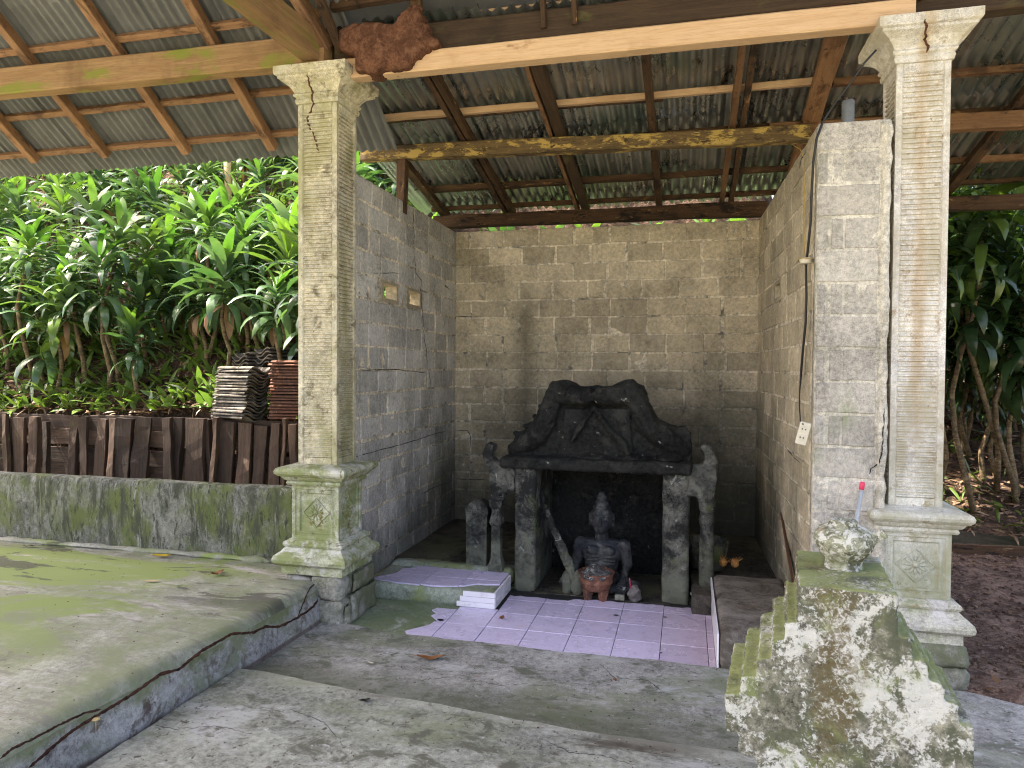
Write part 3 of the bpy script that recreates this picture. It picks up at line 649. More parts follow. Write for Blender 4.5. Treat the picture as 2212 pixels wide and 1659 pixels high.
# pier at the front end of the right wall: courses read off the photograph
pier = thing('block_pier', 'pale concrete block pier beside the right column', 'pier', (.95, 4.52, 0))
pa, pb = onY(1762, 700, 4.50), onY(1916, 700, 4.50); PM = wall_frame((pa.x, 4.50, 0), (1, 0, 0), (0, -1, 0)); PW = pb.x-pa.x
core(PM, pier, PW, -.02, onY(1840, 262, 4.5).z, .094, M_piermortar)
tops = [262, 327, 398, 469, 541, 611, 682, 753, 825, 895, 965, 1035, 1105, 1175, 1245, 1315]
for k in range(len(tops)-1):
    za, zb = onY(1800, tops[k+1], 4.5).z+.008, onY(1800, tops[k], 4.5).z-.008
    if k % 2 == 0: lay_block(PM, pier, .006, PW-.05, za, zb, PBL)
    else:
        lay_block(PM, pier, .155, PW-.055, za, zb, PBL); lay_block(PM, pier, .006, .052, za, zb, PBL); lay_block(PM, pier, .082, .142, za, zb, PBL)
        lay_block(PM, pier, .046, .088, za, zb, BL, dn=-.03)
rough_box('mortar_edge', (pb.x-.045, 4.485, -.02), (pb.x+.012, 4.58, onY(1900, 258, 4.5).z), M_piermortar, pier, .03, .012, 12, .01, 9)
# cable of shadow between column and pier stays open
# low parapet on the left
lw = tag(rough_box('low_wall', (-9, 4.77, .2), (-2.78, 4.93, .875), M_lowwall, None, .07, .01, 2.5, .014, 4), 'low mossy rendered wall along the back of the terrace', 'low wall')
rough_box('skirting_lump', (-9, 4.72, .285), (-2.85, 4.79, .335), M_terrace, lw, .03, .02, 6, .012, 8)
# ------------------------------------------------------------------ columns
def column(label, c, z0, shw, dz, mats, seed, found):
    """cast column: plinth, base mouldings, die with framed flower panels, cap, ribbed shaft, flared capital"""
    ms, mp = mats; par = thing('column', label, 'column', (c[0], c[1], z0)); H = lambda z: z0+z
    square_loft('plinth', [(.235, H(0)), (.235, H(.055)), (.225, H(.062))], c, mp, par, 8, .004, seed)
    pr = [(.225, H(.062)), (.262, H(.066)), (.280, H(.082)), (.284, H(.105)), (.276, H(.13)), (.258, H(.143)), (.25, H(.15)), (.238, H(.156)), (.228, H(.172)), (.214, H(.186)), (.222, H(.19)), (.230, H(.205)), (.226, H(.222)), (.206, H(.232)), (.194, H(.24))]
    square_loft('base_moulding', pr, c, mp, par, 10, .003, seed+1)
    d = .182; zt = .62
    # die with stepped panel frames
    b = bmesh.new(); zc, hz, hx = H((.24+zt)/2), (zt-.24)/2, d
    for s in range(4):
        Rm = Matrix.Translation((c[0], c[1], zc)) @ Matrix.Rotation(s*math.pi/2, 4, 'Z')
        rings = [(1., 1., 0), (.86, .88, 0), (.83, .855, .008), (.76, .80, .008), (.73, .775, .004), (.68, .735, .004), (.64, .70, .017)]
        rv = []
        for (kx, kz, dp) in rings: rv.append([b.verts.new(Rm @ Vector((sx*hx*kx, -(d-dp), sz*hz*kz))) for sx, sz in ((-1, -1), (1, -1), (1, 1), (-1, 1))])
        for i in range(len(rings)-1):
            for k in range(4): b.faces.new((rv[i][k], rv[i][(k+1) % 4], rv[i+1][(k+1) % 4], rv[i+1][k]))
        b.faces.new(rv[-1])
    bmesh.ops.remove_doubles(b, verts=b.verts, dist=1e-4); bmesh.ops.recalc_face_normals(b, faces=b.faces)
    die = obj('die', b, ms if seed > 5 else mp, par)
    for s in (0, 1, 3):
        Rm = Matrix.Translation((c[0], c[1], zc)) @ Matrix.Rotation(s*math.pi/2, 4, 'Z'); y0 = -(d-.017)
        b = bmesh.new(); q = .108
        ring = [[b.verts.new(Rm @ Vector((k*px, y0-dp, k*pz))) for px, pz in ((0, -1), (1, 0), (0, 1), (-1, 0))] for k, dp in ((q, -.002), (q*.97, .009), (q*.90, .009), (q*.86, -.002))]
        for i in range(3):
            for k in range(4): b.faces.new((ring[i][k], ring[i][(k+1) % 4], ring[i+1][(k+1) % 4], ring[i+1][k]))
        bmesh.ops.recalc_face_normals(b, faces=b.faces); obj('diamond_frame', b, ms if seed > 5 else mp, die)
        b = bmesh.new(); ellip(b, Rm @ Vector((0, y0-.002, 0)), (.017, .017, .017))
        for k in range(12):
            a = 2*math.pi*k/12; ellip(b, Rm @ Vector((math.cos(a)*.042, y0, math.sin(a)*.042)), (.022, .009, .0085), Matrix.Rotation(s*math.pi/2, 4, 'Z') @ Matrix.Rotation(-a, 4, 'Y'), 2)
        fl = smooth(obj('flower_relief', b, ms if seed > 5 else mp, die)); fl['kind'] = 'stuff'
    pr = [(.182, H(zt)), (.205, H(zt+.006)), (.212, H(zt+.02)), (.205, H(zt+.034)), (.222, H(zt+.044)), (.234, H(zt+.058)), (.238, H(zt+.068)), (.255, H(zt+.074)), (.270, H(zt+.09)), (.274, H(zt+.107)), (.266, H(zt+.125)), (.25, H(zt+.134)), (.17, H(zt+.15))]
    square_loft('pedestal_cap', pr, c, mp if seed < 5 else ms, par, 10, .003, seed+2)
    # ribbed shaft
    zb, ztp = H(zt+.146), H(3.29+dz); hw = shw/2; n = 84; b = bmesh.new()
    cols = [-1, -.78, -.74, -.70, .70, .74, .78, 1]
    zs = [(zb, 0)]; z1, z2 = zb+.05, ztp-.05; p = (z2-z1)/n
    zs += [(z1, 0)]
    for k in range(n): zs += [(z1+p*(k+.10), 1), (z1+p*(k+.22), 0), (z1+p*(k+.52), 0), (z1+p*(k+.64), 1)]
    zs += [(z2, 0), (ztp, 0)]
    for s in range(4):
        Rm = Matrix.Translation((c[0], c[1], 0)) @ Matrix.Rotation(s*math.pi/2, 4, 'Z'); V = []
        for (z, deep) in zs:
            r = []
            for i, k in enumerate(cols):
                dp = 0
                if deep and 2 < i < 5: dp = .014
                if i in (1, 6): dp = .0
                if i in (2, 5): dp = .007
                if not deep and 2 < i < 5: dp = .0005+.002*abs(nz((k*4, z*5, seed)))
                r.append(b.verts.new(Rm @ Vector((k*hw, -(hw-dp)+.0012*fbm((k*3, z*4, seed), 3, 2)*(0 if abs(k) == 1 else 1), z))))
            V.append(r)
        for j in range(len(zs)-1):
            for i in range(len(cols)-1): b.faces.new((V[j][i], V[j][i+1], V[j+1][i+1], V[j+1][i]))
    bmesh.ops.remove_doubles(b, verts=b.verts, dist=2e-4); obj('shaft', b, ms, par)
    z = 3.29+dz
    pr = [(hw-.006, H(z)), (hw+.012, H(z+.004)), (hw+.017, H(z+.03)), (hw+.010, H(z+.045)), (hw+.024, H(z+.055)), (hw+.028, H(z+.066)), (hw+.018, H(z+.078)), (hw+.030, H(z+.10)), (hw+.055, H(z+.13)), (hw+.088, H(z+.15)), (hw+.102, H(z+.158)), (hw+.102, H(z+.172)), (hw+.118, H(z+.18)), (hw+.122, H(z+.19)), (hw+.122, H(z+.235)), (hw+.11, H(z+.24))]
    square_loft('capital', pr, c, ms, par, 12, .003, seed+3)
    for i, (lo, hi) in enumerate(found): rough_box('foundation_stone', lo, hi, M_fstone, par, .03, .016, 9, .012, seed+i, .6)
    return par
CL, CR = (-2.535, 4.655), (1.312, 4.70)
colL = column('mossy beige ribbed column at the left front of the alcove', CL, .335, .30, .02, (M_colL, M_pedL), 1,
    [((-2.53, 4.40, -.02), (-2.29, 4.66, .17)), ((-2.76, 4.42, .0), (-2.535, 4.7, .33)), ((-2.545, 4.41, .165), (-2.30, 4.68, .335)), ((-2.295, 4.42, -.02), (-2.265, 4.52, .16)), ((-2.30, 4.50, -.02), (-2.26, 4.90, .20)), ((-2.30, 4.54, .19), (-2.265, 4.90, .335)), ((-2.74, 4.66, .0), (-2.30, 4.90, .333))])
colR = column('pale ribbed column with rust streak at the right front of the alcove', CR, .235, .285, .055, (M_colR, M_pedR), 6,
    [((1.05, 4.45, -.04), (1.585, 4.95, .10)), ((1.06, 4.44, .10), (1.575, 4.95, .237))])
# ------------------------------------------------------------------ main roof, left
SL = .70
MB = (0, 4.5, 4.13); MN = (0, SL, 1)                       # underside of the rafters
def mz(y, up=0.): return 4.13-SL*(y-4.5)+up
mroof = thing('pavilion_roof', 'brown timber roof with grey corrugated sheets, upper left', 'roof', (-5, 4.5, 4.0))
beam('tie_beam', (-9, 4.50, 4.055), (-2.45, 4.50, 4.0), .12, .205, M_wmoss, mroof, .004)
beam('tie_beam', (-2.54, 4.64, 4.01), (-2.80, -.6, 4.10), .14, .20, M_wmoss, mroof, .005)
EY = onPl(300, 362, (0, 4.5, 4.13+.135), MN).y
for x, y in ((78, 356), (230, 345), (404, 338), (590, 330)):
    X = onPl(x, y, MB, MN).x; Y1 = onPl(x, y, MB, MN).y
    beam('rafter', (X, 2.2, mz(2.2, .04)), (X, Y1, mz(Y1, .04)), .075, .08, M_wmid, mroof, .003, chop=-.0)
for k in range(1, 6):
    X = onPl(78, 356, MB, MN).x-.76*k
    beam('rafter', (X, 2.2, mz(2.2, .04)), (X, 5.2, mz(5.2, .04)), .075, .08, M_wmid, mroof, .003)
X = onPl(590, 330, MB, MN).x+.62
beam('rafter', (X-.02, 2.2, mz(2.2, .04)), (X, 4.46, mz(4.46, .04)), .06, .09, M_wmid, mroof, .004)
UP_ = .095
for (px, py) in ((300, 313), (300, 227), (300, 78)):
    Y = onPl(px, py, (0, 4.5, 4.13+UP_), MN).y
    xe = -2.93 if py > 100 else -2.5
    beam('purlin', (-9, Y, mz(Y, UP_)), (xe, Y, mz(Y, UP_)), .05, .045, M_wmid, mroof, .004, up=(0, SL, 1))
for Y in (3.85, 3.2, 2.5): beam('purlin', (-9, Y, mz(Y, UP_)), (2.2, Y, mz(Y, UP_)), .05, .045, M_wmid, mroof, .004, up=(0, SL, 1))
# corrugated sheets
def sheet_mesh(wid, L, mat, pitch=.076, amp=.014, seed=0, curl=0.):
    n = int(wid/pitch)*6; b = bmesh.new(); m = max(4, int(L/.25)); V = []
    for j in range(m+1):
        r = []
        for i in range(n+1):
            x = wid*i/n; y = L*j/m
            z = amp*math.sin(2*math.pi*x/pitch)+.008*fbm((x, y, seed), 1.3, 3)
            if j == m: z -= .010*abs(nz((x*9, seed, 0)))+curl*abs(nz((x*7, seed, 4))); y += .02*nz((x*6, seed, 8))
            r.append(b.verts.new((x, y, z)))
        V.append(r)
    for j in range(m):
        for i in range(n): b.faces.new((V[j][i], V[j][i+1], V[j+1][i+1], V[j+1][i]))
    me = D.meshes.new('sheet'); b.to_mesh(me); b.free(); me.materials.append(mat); me.polygons.foreach_set('use_smooth', [True]*len(me.polygons)); return me
def lay_sheet(me, par, x, y, z, slope):
    o = obj('sheet', me, None, par); s = 1/math.sqrt(1+slope*slope)
    ay = Vector((0, s, -slope*s)); az = Vector((0, slope*s, s)); M = Matrix((Vector((1, 0, 0)), ay, az)).transposed().to_4x4(); M.translation = (x, y, z)
    o.matrix_basis = M @ Matrix.Rotation(R.uniform(-.004, .004), 4, 'Y'); return o
MS = [sheet_mesh(.83, 1.55, M_shmain, amp=.0165, seed=i) for i in range(4)]
sh = UP_+.04; cs = 1/math.sqrt(1+SL*SL)
for i in range(9):
    X = -9.2+i*.755
    for k in range(4):
        Y1 = EY-k*1.2; Y0 = Y1-1.55*cs
        if Y0 < 1.5: continue
        lay_sheet(MS[(i+k) % 4], mroof, X, Y0, mz(Y0, sh+.004*k+.006*(i % 2)), SL)
for i in range(6):
    X = -2.41+i*.755
    for k in range(3):
        Y1 = 4.47-k*1.2; Y0 = Y1-1.55*cs
        if Y0 < .8: continue
        lay_sheet(MS[(i+k) % 4], mroof, X, Y0, mz(Y0, sh+.004*k+.006*(i % 2)), SL)
# far slope of the pavilion roof, over and behind the camera
RY = 1.62; rz_ = mz(RY, sh+.02)
for i in range(15):
    X = -9.2+i*.755; me = MS[i % 4]
    for k in range(1):
        o = obj('sheet', me, None, mroof); s = cs; ay = Vector((0, -s, -SL*s)); az = Vector((0, -SL*s, s))
        M = Matrix((Vector((-1, 0, 0)), ay, az)).transposed().to_4x4(); M.translation = (X+.83, RY+.1-k*1.2, rz_-.07-SL*k*1.2+.004*k+.006*(i % 2)); o.matrix_basis = M
# ------------------------------------------------------------------ alcove roof
SA = .20
def az_(y, up=0.): return 3.755-SA*(y-5.85)+up              # underside of the rafters
aroof = thing('alcove_roof', 'low roof over the alcove: rotting rafters, purlins and dark corrugated sheets', 'roof', (-.8, 6, 3.8))
beam('eave_beam', (-2.68, 7.28, 3.375), (-.1, 7.28, 3.365), .11, .125, M_wold, aroof, .008)
beam('eave_beam', (-.12, 7.285, 3.375), (.74, 7.285, 3.36), .11, .135, M_wold, aroof, .008)
beam('eave_beam', (.76, 7.3, 3.345), (3.2, 7.3, 3.325), .11, .13, M_wold, aroof, .006)
beam('tie_beam', (-2.84, 5.85, 3.70), (.90, 5.85, 3.615), .11, .125, M_wyel, aroof, .010)
beam('tie_beam', (.62, 6.0, 3.70), (3.2, 6.0, 3.64), .10, .125, M_wmid, aroof, .006)
beam('post', (-2.47, 5.86, 3.16), (-2.46, 5.86, 3.66), .085, .10, M_wold, aroof, .010, up=(0, 1, 0))
for X, wd, mt in ((-2.60, .085, M_wold), (-1.90, .045, M_wold), (-1.845, .05, M_wold), (-1.13, .035, M_wmid), (-1.06, .085, M_wdark), (-.30, .06, M_wold), (.345, .05, M_wmid), (.405, .045, M_wold), (.93, .13, M_wmid), (1.62, .07, M_wmid), (2.35, .09, M_wold), (3.05, .08, M_wold)):
    y1 = 7.44+R.uniform(-.03, .03)
    beam('rafter', (X+R.uniform(-.02, .02), 4.62, az_(4.62, .035)), (X+R.uniform(-.02, .02), y1, az_(y1, .035)), wd, .07, mt, aroof, .007)
for px, py in ((1300, 217), (1300, 388)):
    Y = onPl(px, py, (0, 5.85, 3.755+.09), (0, SA, 1)).y
    beam('purlin', (-2.62, Y, az_(Y, .095)), (1.0, Y, az_(Y, .095)), .05, .05, M_wnew if py < 300 else M_wold, aroof, .005)
    beam('purlin', (-2.6, Y+.055, az_(Y, .09)), (-.2, Y+.055, az_(Y, .09)), .04, .04, M_wold, aroof, .010)
    beam('purlin', (1.02, Y+.05, az_(Y, .095)), (3.1, Y+.08, az_(Y, .095)), .055, .05, M_wmid, aroof, .005)
for Y in (4.75, 6.15, 7.38): beam('purlin', (-2.75, Y, az_(Y, .095)), (3.1, Y, az_(Y, .095)), .05, .045, M_wold, aroof, .006)
AS = [sheet_mesh(.83, 1.62, M_shalc, pitch=.09, amp=.02, seed=10+i, curl=.03) for i in range(4)]
for i in range(8):
    X = -2.95+i*.757
    for k, Y0 in enumerate((5.98, 4.52)):
        lay_sheet(AS[(i*3+k) % 4], aroof, X, Y0+R.uniform(-.03, .03), az_(Y0, .138+.014*k+.006*(i % 2)), SA)
# front beams of the alcove
beam('front_beam', (-2.405, 4.56, 3.872), (1.25, 4.56, 3.868), .11, .135, M_wnew, aroof, .003)
beam('front_beam', (-2.42, 4.60, 4.035), (1.30, 4.60, 4.045), .13, .185, M_wdark, aroof, .008)
beam('front_beam', (1.2, 4.66, 3.93), (3.0, 4.62, 3.94), .12, .15, M_wdark, aroof, .006)
beam('batten', (-1.75, 4.66, 4.20), (1.3, 4.66, 4.21), .06, .05, M_wnew, aroof, .004)
beam('batten', (-2.4, 4.46, 4.275), (-1.5, 4.46, 4.29), .05, .05, M_wold, aroof, .010)
beam('batten', (-1.5, 4.45, 4.30), (1.3, 4.45, 4.31), .06, .05, M_wold, aroof, .012)
for X, wd in ((-1.79, .08), (-.92, .035), (-.72, .035)): beam('strut', (X, 4.53, 4.0), (X-.03, 4.50, 4.62), wd, .05, M_wold, aroof, .008, up=(0, 1, 0))
beam('strut', (-2.45, 4.50, 4.02), (-2.75, 3.9, 4.72), .12, .06, M_wmid, aroof, .006, up=(1, 0, 0))
beam('strut', (-2.36, 4.52, 4.0), (-2.50, 3.9, 4.72), .05, .06, M_wold, aroof, .006, up=(1, 0, 0))
beam('strut', (1.28, 4.58, 3.95), (1.22, 4.3, 4.7), .07, .06, M_wold, aroof, .012, up=(1, 0, 0))
b = bmesh.new(); bm_box(b, (-2.75, 4.10, 0), (2.2, 5.10, .008)); b_ = [v for v in b.verts]
for v in b_: v.co.z += 4.345-.12*(v.co.y-4.1)
obj('flashing_sheet', b, M_shmain, aroof)
# termite nest on the front beams
b = bmesh.new(); nst = [(575, 300), (720, 240), (900, 215), (1060, 240), (1140, 245), (1180, 150), (1220, 112), (1262, 115), (1272, 50), (1390, 50), (1400, 225), (1452, 240), (1452, 330), (1530, 380), (1560, 440), (1390, 510), (1350, 555), (1300, 560), (1290, 620), (1250, 660), (1000, 700), (930, 728), (740, 695), (740, 560), (720, 530), (600, 510), (575, 420)]
pp = [onY(603.5+x/4.48, y/4.48, 4.47) for x, y in nst]; cx_ = sum((p.x for p in pp))/len(pp); cz_ = sum((p.z for p in pp))/len(pp)
for k_, ya, yb in ((1., 4.455, 4.60), (.93, 4.435, 4.60), (.80, 4.42, 4.60)):
    lo = [b.verts.new((cx_+(p.x-cx_)*k_, ya, cz_+(p.z-cz_)*k_)) for p in pp]; hi = [b.verts.new((v.co.x, yb, v.co.z)) for v in lo]; b.faces.new(lo); b.faces.new(hi[::-1])
    for i in range(len(pp)): b.faces.new((lo[i], hi[i], hi[(i+1) % len(pp)], lo[(i+1) % len(pp)]))
bmesh.ops.recalc_face_normals(b, faces=b.faces)
tag(remesh('termite_nest', b, M_mud, None, .010, .007, 9, 8, disp=lambda p: -.012*max(0, 1-abs(nz((p.x, p.z, 1), 5))*18)+.004*fbm(p, 40, 3)), 'lumpy red-brown termite nest on the front beam by the left column', 'termite nest')
# ------------------------------------------------------------------ rays onto what is already built
from mathutils.bvhtree import BVHTree
def bvh(objs):
    vs_, fs_ = [], []
    for o in objs:
        if o.type != 'MESH': continue
        M = world_of(o); k = len(vs_); vs_ += [M @ v.co for v in o.data.vertices]; fs_ += [[k+i for i in p.vertices] for p in o.data.polygons]
    return BVHTree.FromPolygons(vs_, fs_)
def parts(par): return [o for o in D.objects if o.parent == par or (o.parent and o.parent.parent == par)]+([par] if par.type == 'MESH' else [])
def hit(T, x, y, off=.0):
    p, n, i, d = T.ray_cast(EYE, ray(x, y).normalized())
    if p is None: return None
    if n.dot(EYE-p) < 0: n = -n
    return p+n*off
def drape(name, T, px, rad_, mat, par=None, step=8., off=0., jit=0., seg=6, taper=True):
    pts = []
    for (a, c) in zip(px, px[1:]):
        k = max(1, int(math.dist(a, c)/step))
        for i in range(k):
            t = i/k; q = hit(T, a[0]+(c[0]-a[0])*t+R.uniform(-jit, jit), a[1]+(c[1]-a[1])*t+R.uniform(-jit, jit)*.5, off)
            if q is not None: pts.append(q)
    if len(pts) < 2: return None
    n = len(pts); rr = [rad_*(.75+.5*R.random())*(1 if not taper else min(1, .4+min(i, n-1-i)*.3)) for i in range(n)]
    return tube(name, pts, rr, mat, par, seg)
# ------------------------------------------------------------------ shrine
def c1(x, y): k = 1825/1100*1.8228; return (1800/1.8228+x/k, 1400/1.8228+y/k)
def sp(x, y, Y): return onY(*c1(x, y), Y)
shr = thing('shrine', 'soot-blackened stone shrine with twin carved serpents on its top slab', 'shrine', (-.65, 5.9, 0))
rough_box('leg', (-1.335, 5.50, -.02), (-1.160, 6.26, 1.0), M_leg, shr, .03, .007, 8, .006, 1, .5)
rough_box('leg', (-.165, 5.50, -.02), (.035, 6.26, 1.0), M_leg, shr, .03, .007, 8, .006, 2, .5)
rough_box('rear_panel', (-1.20, 6.22, -.02), (.0, 6.30, 1.0), M_soot, shr, .05, .012, 6, .01, 3)
rough_box('table_slab', (-1.445, 5.455, .992), (.052, 6.30, 1.084), M_soot, shr, .022, .012, 14, .005, 4, .9)
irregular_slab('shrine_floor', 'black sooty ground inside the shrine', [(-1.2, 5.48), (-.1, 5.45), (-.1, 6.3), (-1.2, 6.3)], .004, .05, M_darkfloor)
def prism(b, pix, y0, y1, Y=5.5):
    lo = [b.verts.new((p.x, y0, p.z)) for p in (sp(x, y, Y) for x, y in pix)]; hi = [b.verts.new((v.co.x, y1, v.co.z)) for v in lo]
    b.faces.new(lo); b.faces.new(hi[::-1]); n = len(lo)
    for i in range(n): b.faces.new((lo[i], hi[i], hi[(i+1) % n], lo[(i+1) % n]))
    bmesh.ops.recalc_face_normals(b, faces=b.faces)
b = bmesh.new()
sil = [(325, 690), (325, 590), (345, 548), (378, 505), (428, 492), (440, 448), (478, 432), (500, 398), (512, 352), (545, 332), (560, 282), (580, 215), (625, 165), (680, 160), (740, 180), (775, 205), (835, 208), (890, 196), (940, 208), (1000, 200), (1040, 178), (1090, 160), (1140, 155), (1168, 185), (1208, 198), (1228, 250), (1240, 300), (1278, 372), (1310, 432), (1382, 462), (1440, 482), (1490, 470), (1530, 530), (1536, 610), (1530, 720)]
prism(b, sil, 5.63, 5.80)
Yf = 5.62
def chain(pts, Y=None):
    for (p, q) in zip(pts, pts[1:]):
        for k in range(5):
            t = k/5; x, y, r, yy = [p[i]+(q[i]-p[i])*t for i in range(4)]
            ellip(b, sp(x, y, yy), (r, r*.9, r), None, 2)
chain([(370, 610, .06, 5.66), (440, 575, .085, 5.64), (520, 520, .10, 5.63), (575, 430, .095, 5.62), (610, 330, .085, 5.61), (640, 255, .085, 5.60), (700, 252, .085, 5.58), (780, 262, .078, 5.565), (865, 268, .066, 5.56)])
chain([(1490, 620, .06, 5.66), (1420, 585, .085, 5.64), (1330, 520, .10, 5.63), (1235, 440, .095, 5.62), (1195, 340, .085, 5.61), (1160, 265, .085, 5.60), (1090, 255, .085, 5.58), (1010, 264, .078, 5.565), (925, 268, .066, 5.56)])
for sx in (1, -1):                                    # brows, crests, jaws, eyes, back spines
    m = lambda x: 893+(x-893)*sx
    ellip(b, sp(m(650), 190, 5.58), (.07, .05, .03)); ellip(b, sp(m(625), 200, 5.6), (.03, .05, .05)); ellip(b, sp(m(705), 240, 5.505), (.022, .02, .018))
    ellip(b, sp(m(800), 305, 5.55), (.075, .04, .018)); ellip(b, sp(m(760), 215, 5.54), (.06, .04, .018)); ellip(b, sp(m(860), 225, 5.54), (.02, .03, .025))
    for x, y in ((385, 505), (450, 458), (510, 395), (548, 330)): ellip(b, sp(m(x), y, 5.66), (.03, .05, .022))
    for k in range(6): ellip(b, sp(m(770+k*16), 278, 5.515), (.006, .008, .012))
chain([(893, 335, .018, 5.60), (850, 400, .022, 5.57), (780, 500, .024, 5.56), (742, 570, .02, 5.56)]); chain([(893, 335, .018, 5.60), (940, 410, .022, 5.57), (1010, 500, .026, 5.56), (1085, 570, .03, 5.55), (1112, 660, .026, 5.53)])
naga_board = [(690, 350), (1112, 350), (1150, 680), (650, 680)]
prism(b, naga_board, 5.595, 5.74)
for x, y, rx in ((450, 670, .12), (700, 670, .16), (900, 665, .16), (1150, 670, .16), (1380, 675, .12)): ellip(b, sp(x, y, 5.62), (rx, .12, .035))
def scales(p):
    d, _ = noise.voronoi(Vector((p.x*19, p.y*9, p.z*19))); k = 1 if (p.x < -1.0 or p.x > -.42) else .25
    return -.012*k*max(0, .42-(d[1]-d[0]))
remesh('serpent_carving', b, M_soot, shr, .008, .005, 24, 2, scales)
def wing(pix, bal):
    b = bmesh.new(); prism(b, pix, 5.51, 5.62); o = remesh('side_bracket', b, M_leg, shr, .010, .012, 18, 1)
    return o
wl = wing([(178, 585), (205, 572), (238, 582), (236, 625), (222, 655), (250, 690), (310, 702), (372, 740), (372, 905), (352, 893), (325, 890), (306, 905), (300, 950), (222, 952), (212, 900), (205, 820), (200, 745), (172, 700), (160, 640)], 0)
wr = wing([(1590, 600), (1632, 580), (1668, 600), (1680, 650), (1704, 700), (1698, 760), (1692, 850), (1678, 900), (1672, 960), (1578, 962), (1560, 925), (1500, 922), (1440, 980), (1440, 720), (1530, 722), (1615, 712), (1625, 660), (1605, 625)], 0)
cL = sp(258, 1100, 5.56); square_loft('baluster', [(.058, .135), (.058, .18), (.048, .215), (.040, .24), (.036, .50), (.046, .515), (.05, .535), (.044, .57), (.038, .60), (.036, .64), (.05, .665), (.055, .70), (.05, .74)], (cL.x-.0, 5.57), M_leg, shr, 4, .004, 3)
cR = sp(1632, 1100, 5.56); lathe('baluster', [(.056, .10), (.056, .42), (.050, .56), (.052, .57), (.045, .585), (.055, .61), (.06, .65), (.05, .69), (.048, .70), (.062, .73), (.066, .78), (.05, .83)], M_leg, shr, 18, (cR.x, 5.57, 0), .07)
# ------------------------------------------------------------------ statue and what lies round it
b = bmesh.new(); SX, SY = -.655, 5.72
def E(x, y, z, rx, ry, rz, rot=None, s=2): ellip(b, (SX+x, SY+y, z), (rx, ry, rz), rot, s)
def cap(p, q, r0, r1, n=7):
    for k in range(n+1):
        t = k/n; r = r0+(r1-r0)*t; E(*[p[i]+(q[i]-p[i])*t for i in range(3)], r, r, r)
E(0, .04, .08, .15, .12, .09); E(0, .03, .19, .105, .085, .12); E(0, .025, .30, .135, .085, .10); E(0, .03, .365, .165, .07, .05); E(-.06, -.045, .325, .06, .025, .04); E(.06, -.045, .325, .06, .025, .04)
cap((0, .03, .40), (0, .015, .47), .058, .052); E(0, 0, .58, .097, .100, .116); E(0, -.022, .512, .064, .066, .056); E(0, -.05, .485, .028, .028, .020)
E(0, .005, .672, .078, .082, .022); E(0, .005, .70, .062, .066, .036); E(0, .005, .745, .046, .050, .036); E(0, .005, .775, .028, .03, .024)
E(0, -.097, .572, .012, .018, .034); E(0, -.108, .546, .019, .015, .011); E(-.035, -.084, .585, .023, .014, .010); E(.035, -.084, .585, .023, .014, .010); E(-.035, -.088, .612, .031, .013, .007); E(.035, -.088, .612, .031, .013, .007)
E(0, -.090, .515, .028, .014, .0065); E(0, -.086, .500, .024, .013, .0065); E(-.045, -.055, .54, .022, .025, .022); E(.045, -.055, .54, .022, .025, .022)
for s in (-1, 1):
    E(s*.097, .005, .58, .010, .026, .046); E(s*.096, .0, .535, .009, .015, .024); E(s*.075, .02, .39, .10, .04, .022)
    E(s*.178, .03, .365, .052, .052, .052); cap((s*.182, .03, .36), (s*.208, .04, .20), .052, .044)
    cap((s*.11, .02, .07), (s*.27, -.10, .065), .075, .058); cap((s*.27, -.10, .055), (s*.02, -.17, .045), .050, .036)
    for r_ in range(3): E(s*.07, -.052+.004*r_, .275-.03*r_, .05, .012, .008)
    E(s*.10, .03, .30, .075, .075, .09); E(s*.07, .03, .21, .07, .08, .10)
cap((.208, .04, .20), (.185, -.09, .13), .036, .028); E(.182, -.135, .10, .034, .022, .045)
cap((-.208, .04, .20), (-.215, -.07, .11), .036, .027); E(-.215, -.10, .105, .026, .034, .036)
for k in range(4): cap((.160+k*.015, -.150, .085), (.158+k*.0165, -.170, .022-.006*(k in (1, 2))), .0082, .0068, 5)
cap((.152, -.145, .10), (.135, -.165, .062), .009, .007, 4)
for k in range(4): cap((-.20+.0, -.125, .125-k*.015), (-.235, -.135, .122-k*.015), .008, .0075, 4)
cap((-.2, -.12, .135), (-.225, -.145, .15), .009, .007, 3)
body = remesh('statue', b, M_statue, None, .0052, .0015, 30, 2); tag(body, 'black stone statue of a seated bare-chested man with topknot', 'statue')
pt = [sp(565, 985, 5.62), sp(590, 1000, 5.62), sp(606, 1060, 5.60), sp(640, 1160, 5.58), sp(680, 1250, 5.56), sp(722, 1345, 5.54), sp(752, 1440, 5.52), sp(758, 1470, 5.52)]
b = bmesh.new(); add_tube(b, pt, [.022, .026, .026, .030, .036, .040, .028, .018], 12); tag(remesh('wooden_club', b, M_leg, None, .007, .012, 22, 1), 'gnarled grey wooden club leaning beside the black statue', 'club')
tag(remesh('standing_stone', (lambda bb: (ellip(bb, (-.905, 5.555, .075), (.052, .045, .12)), bb)[1])(bmesh.new()), M_leg, None, .009, .010, 14), 'dark upright pebble stone left of the brazier, farther from it', 'stone')
tag(remesh('standing_stone', (lambda bb: (ellip(bb, (-.825, 5.535, .075), (.05, .045, .125)), bb)[1])(bmesh.new()), M_leg, None, .009, .010, 14), 'dark upright stone touching the left of the terracotta brazier', 'stone')
PX_, PY_ = -.665, 5.475
br = thing('clay_brazier', 'terracotta brazier on short legs in front of the statue', 'brazier', (PX_, PY_, 0))
lathe('bowl', [(.095, .075), (.105, .08), (.115, .115), (.118, .125), (.128, .13), (.130, .145), (.124, .15), (.138, .20), (.146, .208), (.138, .214), (.125, .19), (.05, .165)], M_terra, br, 32, (PX_, PY_, 0), .02)
